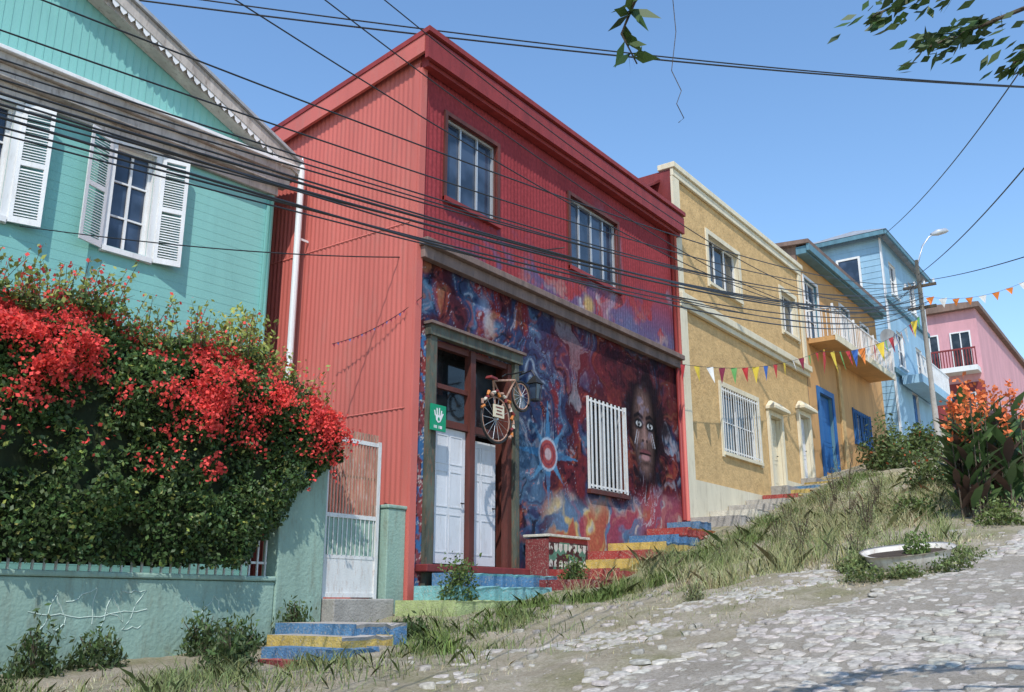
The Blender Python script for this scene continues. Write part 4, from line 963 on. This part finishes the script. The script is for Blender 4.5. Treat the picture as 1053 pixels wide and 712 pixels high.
py=c0+rng.normal(scale=.18,size=n);kp=(rng.random(n)<sstep(.40,.58,fbm(px*2.4,py*2.4,131,3))*.85+.05)&((py<8.05)|(px>20.5));px,py=px[kp],py[kp];k=len(px)
blades("green_weeds",px,py,.05+.18*rng.random(k)**2,np.full(k,.006),shade((.15,.20,.06),k,.45))
n=13000;px=rng.uniform(4,10.5,n);py=7.6+rng.normal(scale=.7,size=n);kp=(rng.random(n)<sstep(.40,.60,fbm(px*1.8,py*1.8,151,3)))&~((px>6.7)&(px<8.9)&(py>7.3));px,py=px[kp],py[kp];k=len(px)
blades("wall_grass",px,py,.05+.15*rng.random(k)**1.5,np.full(k,.005),shade((.19,.22,.09),k,.45))
n=17000;cl=rng.uniform((12.5,2.8),(29,8.2),size=(190,2));ci=rng.integers(0,190,n);px=cl[ci,0]+rng.normal(scale=.16,size=n);py=cl[ci,1]+rng.normal(scale=.12,size=n);k=n
tint=rng.random(190)[ci][:,None];cl_=shade((.44,.39,.22),k,.3)*tint+shade((.20,.25,.09),k,.35)*(1-tint)
blades("tall_weeds",px,py,.10+.34*rng.random(k)**1.4,np.full(k,.0045),cl_)
def stones(name,n,fx,fy,s0,s1,base):
    rad=s0+(s1-s0)*rng.random(n)**3
    cobbles(name,fx,fy,rad,.5,rad*.02,base)
n=350;sx=rng.uniform(4.5,20,n);sy=roadedge(sx)+rng.normal(scale=.5,size=n)+.2
stones("loose_stones",n,sx,sy,.008,.05,(.38,.345,.30))
n=200;sx=rng.uniform(5.5,14,n);sy=rng.uniform(4,7.2,n)
stones("rubble",n,sx,sy,.01,.08,(.36,.325,.28))

# ============================================================ BATHTUB PLANTER
bx,by=12.5,3.0;bz=float(H(bx,by))-.06
bt=thing("bathtub_planter",(bx,by,bz),"old white enamel bathtub with dark soil sunk in weeds","planter")
b=MB();nn=36
prof=[(.36,.0),(.45,.08),(.50,.18),(.53,.25),(.575,.268),(.57,.235)];inner=[(.50,.25),(.46,.15)]
def ring(s,z):
    r=[]
    for i in range(nn):
        a=2*math.pi*i/nn;ca,sa=math.cos(a),math.sin(a)
        X_=math.copysign(abs(ca)**.62,ca)*s;Y_=math.copysign(abs(sa)**.75,sa)*s*.58
        if X_>0:Y_*=1-.18*X_/s
        ox=X_*.50-Y_*.86;oy=-X_*.86-Y_*.50
        away=.85*ox+.25*oy
        r.append((bx+ox,by+oy,bz+.02+z+.30*away*(.35+z*2.6)+.05*oy*-1))
    return r
rings=[ring(s,z) for s,z in prof[:5]]+[ring(s,z) for s,z in inner]
vs=[v for r in rings for v in r];fs=[]
for i in range(len(rings)-1):
    for j in range(nn):fs.append((i*nn+j,i*nn+(j+1)%nn,(i+1)*nn+(j+1)%nn,(i+1)*nn+j))
b.add(vs,fs,"enamel");mk(b,"tub",bt,smooth=True)
b=MB();b.add(ring(.485,.215),[tuple(range(nn))],"soil");mk(b,"soil",bt)
n=450;a=rng.uniform(0,6.28,n);r_=np.sqrt(rng.random(n))*.2
P=np.stack([bx+.05+r_*np.cos(a)*.8,by-.1+r_*np.sin(a)*.8,bz+.24+rng.random(n)**2*.26],1)
npmesh("plants",leafquads(P,.06,.4,(0,0,.8)),4,shade((.14,.20,.055),n,.4),M["leaf"],bt)
for i,(xx,yy,s_) in enumerate([(11.8,3.35,.28),(11.85,2.9,.22),(12.2,2.45,.3),(13.0,2.5,.34),(13.2,3.2,.36),(12.4,3.6,.3)]):
    bush("weed","low leafy weed around the bathtub planter",xx,yy,float(H(xx,yy))-.03,s_,s_,s_*.75,700,.055,(.17,.21,.07),group="weeds around the bathtub",asp=.4,stem=False,up=(0,0,.5))
for i,(xx,yy,hh) in enumerate([(13.5,3.9,.45),(15.5,4.3,.65),(17.5,4.8,.75),(16.2,5.6,.6),(19,5.6,.8),(14.3,5.0,.4),(21,6.6,.8),(23.5,7.2,.9),(26,7.6,1.0),(11.2,5.3,.3),(17.8,6.6,.6),(15,6.6,.4),(20,7.2,.6),(22,5.8,.8),(24.5,6.4,.9)]):
    bush("weed","straggly dry green weed on the bank",xx,yy,float(H(xx,yy))-.03,hh*.5,hh*.5,hh,700,.042,(.25,.27,.12),group="straggly weeds on the bank",asp=.3,up=(0,0,1.0))

# ============================================================ CANNA
def canna(cx,cy,label,nst=12,sc=1.0):
    cz=float(H(cx,cy));t=thing("canna_plant",(cx,cy,cz),label,"plant","canna clumps with orange flowers")
    st_=MB();LQ=[];LC=[];FQ=[]
    for i in range(nst):
        a=random.uniform(0,6.28);r=random.uniform(0,.42)*sc;x0=cx+r*math.cos(a);y0=cy+r*math.sin(a);Ht=random.uniform(1.0,1.95)*sc
        tx=x0+.3*r*math.cos(a);ty=y0+.3*r*math.sin(a)
        st_.tube([(x0,y0,cz-.05),(tx,ty,cz+Ht)],[.018,.008],"bark",5)
        for k in range(8):
            u=.08+.095*k;az=random.uniform(0,6.28);L=random.uniform(.38,.6)*sc;W=L*.15
            px_,py_,pz_=x0+(tx-x0)*u,y0+(ty-y0)*u,cz+Ht*u
            d=Vector((math.cos(az),math.sin(az),0));sd=Vector((-d.y,d.x,0));p0=Vector((px_,py_,pz_))
            c=[p0+d*L*q*.75+Vector((0,0,L*(1.05*q-.4*q*q))) for q in (0,.3,.65,1)]
            w=[W*.2,W,W*.85,0.01]
            colr=(.075,.045,.035) if random.random()<.3 else (.07,.12,.04)
            cs=np.array(colr)*random.uniform(.7,1.5)
            for q in range(3):
                LQ.append([c[q]-sd*w[q],c[q]+sd*w[q],c[q+1]+sd*w[q+1],c[q+1]-sd*w[q+1]]);LC.append(cs)
        if random.random()<.85:
            for q in range(17):FQ.append((tx+random.gauss(0,.05),ty+random.gauss(0,.05),cz+Ht+random.uniform(-.16,.2)))
    mk(st_,"stems",t);npmesh("leaves",np.array([[list(p) for p in q] for q in LQ]),4,np.array(LC),M["leaf"],t)
    npmesh("flowers",leafquads(np.array(FQ),.09,.7),4,shade((.80,.22,.08),len(FQ),.3),M["petal"],t)
canna(17.2,3.1,"clump of dark-leaved canna with orange flowers on the bank",16,1.0)
canna(18.0,2.75,"clump of dark-leaved canna with orange flowers on the bank",16,1.1)
canna(19.2,3.35,"clump of dark-leaved canna with orange flowers on the bank",15,1.15)
canna(19.6,2.5,"clump of dark-leaved canna with orange flowers on the bank",15,1.1)
bush("shrub","green bush beside the canna flowers",17.4,4.0,float(H(17.4,4.0))-.05,.5,.5,.5,1300,.08,(.15,.20,.06))
bush("shrub","green bush beside the canna flowers",16.4,2.5,float(H(16.4,2.5))-.05,.45,.45,.4,1100,.07,(.18,.23,.07))
bush("shrub","green bush beside the canna flowers",22.5,3.4,float(H(22.5,3.4))-.05,1.2,.8,1.5,2600,.12,(.11,.16,.045))
bush("shrub","green bush beside the canna flowers",27,5.6,float(H(27,5.6))-.05,1.3,.8,1.2,2200,.12,(.13,.17,.055),flower=((.6,.12,.05),40,.1))

# ============================================================ OVERHANGING TREE
tr=thing("tree",(4.8,-1.9,float(H(4.8,-1.9))),"leafy tree whose sparse twigs hang over the street","tree")
z0=float(H(4.8,-1.9))-.1
b=MB();b.tube([(4.8,-1.9,z0),(4.85,-1.8,z0+1.5),(4.75,-1.6,z0+3.2),(4.7,-1.3,z0+4.6)],[.16,.13,.11,.06],"bark",10);mk(b,"trunk",tr,smooth=True)
tips=[[(4.75,-1.6,1.9),(4.6,-.8,2.9),(4.2,.1,3.15),(3.6,.8,3.0),(3.12,1.45,2.66),(3.03,1.57,2.42),(3.0,1.62,2.27),(3.05,1.58,2.14)],
      [(4.7,-1.3,3.0),(4.8,-.5,3.3),(4.75,.3,3.2),(4.35,.93,2.83)],
      [(4.75,-1.6,2.2),(4.9,-.6,3.05),(5.0,.3,3.0),(4.85,.80,2.86)],
      [(4.75,-1.6,2.2),(5.2,-.9,3.0),(5.2,-.1,2.95),(5.1,.42,2.76)]]
b=MB();LV=[]
for tw_ in tips:
    m=len(tw_);b.tube(tw_,[.03*(1-i/m)**1.6+.002 for i in range(m)],"bark",6)
b.tube([(3.13,1.45,2.62),(3.16,1.45,2.3),(3.12,1.46,2.1),(3.16,1.44,2.02),(3.13,1.45,1.95),(3.17,1.44,1.90),(3.14,1.45,1.87)],.0018,"bark",4)
mk(b,"limbs",tr,smooth=True)
def leafblade(base,d,L,W):
    d=Vector(d).normalized();s=d.cross(Vector((random.gauss(0,1),random.gauss(0,1),random.gauss(0,1)))).normalized()
    p=Vector(base);return [list(p),list(p+d*L*.45+s*W),list(p+d*L),list(p+d*L*.45-s*W)]
tp0=[Vector(p) for p in tips[0][4:]]
for _ in range(30):
    i=random.randrange(3);p=tp0[i].lerp(tp0[i+1],random.random())
    LV.append(leafblade(p,(random.gauss(0,.6),random.gauss(0,.6),random.uniform(-1.1,.2)),random.uniform(.09,.15),.022))
for tw_ in tips[1:]:
    a,e=Vector(tw_[-2]),Vector(tw_[-1])
    for _ in range(120):
        t=.3+.7*random.random();p=a.lerp(e,t)+Vector((random.gauss(0,.07),random.gauss(0,.06),random.gauss(0,.04)))
        LV.append(leafblade(p,(e-a)*1.2+Vector((random.gauss(0,.35),random.gauss(0,.35),random.uniform(-.4,.15))),random.uniform(.06,.12),.019))
for _ in range(250):
    p=Vector((3.6+random.gauss(0,.5),-3.8+random.gauss(0,.6),3.4+random.gauss(0,.4)))
    LV.append(leafblade(p,(random.gauss(0,1),random.gauss(0,1),random.gauss(-.3,.6)),.11,.03))
LV=np.array(LV);npmesh("leaves",LV,4,shade((.05,.09,.022),len(LV),.4),M["leaf"],tr)

# ============================================================ CAMERA, LIGHT, WORLD
cam=bpy.data.cameras.new("camera");co=bpy.data.objects.new("camera",cam);COL.objects.link(co)
cam.sensor_width=36;cam.lens=960/1053*36;cam.clip_end=2000;cam.clip_start=.05
p_=R(15.4);y_=R(36);d=Vector((math.cos(y_)*math.cos(p_),math.sin(y_)*math.cos(p_),math.sin(p_)))
co.rotation_euler=d.to_track_quat('-Z','Y').to_euler();scn.camera=co
sd=Vector((-.52,-.34,.80)).normalized()
sun=bpy.data.lights.new("sun","SUN");sun.energy=4.2;sun.angle=R(.5);sun.color=(1,.955,.89);so=bpy.data.objects.new("sun",sun);COL.objects.link(so)
so.rotation_euler=sd.to_track_quat('Z','Y').to_euler();so.location=(0,0,30)
w=bpy.data.worlds.new("World");scn.world=w;w.use_nodes=True;nt=w.node_tree
sky=nt.nodes.new("ShaderNodeTexSky");sky.sky_type='NISHITA';sky.sun_disc=False
sky.sun_elevation=math.asin(sd.z);sky.sun_rotation=math.atan2(sd.x,sd.y);sky.air_density=1.2;sky.dust_density=.15;sky.ozone_density=3.0
hsv=nt.nodes.new("ShaderNodeHueSaturation");hsv.inputs["Saturation"].default_value=1.10;hsv.inputs["Value"].default_value=1.52
nt.links.new(sky.outputs[0],hsv.inputs["Color"]);nt.links.new(hsv.outputs[0],nt.nodes["Background"].inputs[0]);nt.nodes["Background"].inputs[1].default_value=.15
scn.view_settings.view_transform='Standard';scn.view_settings.look='None';scn.view_settings.exposure=0
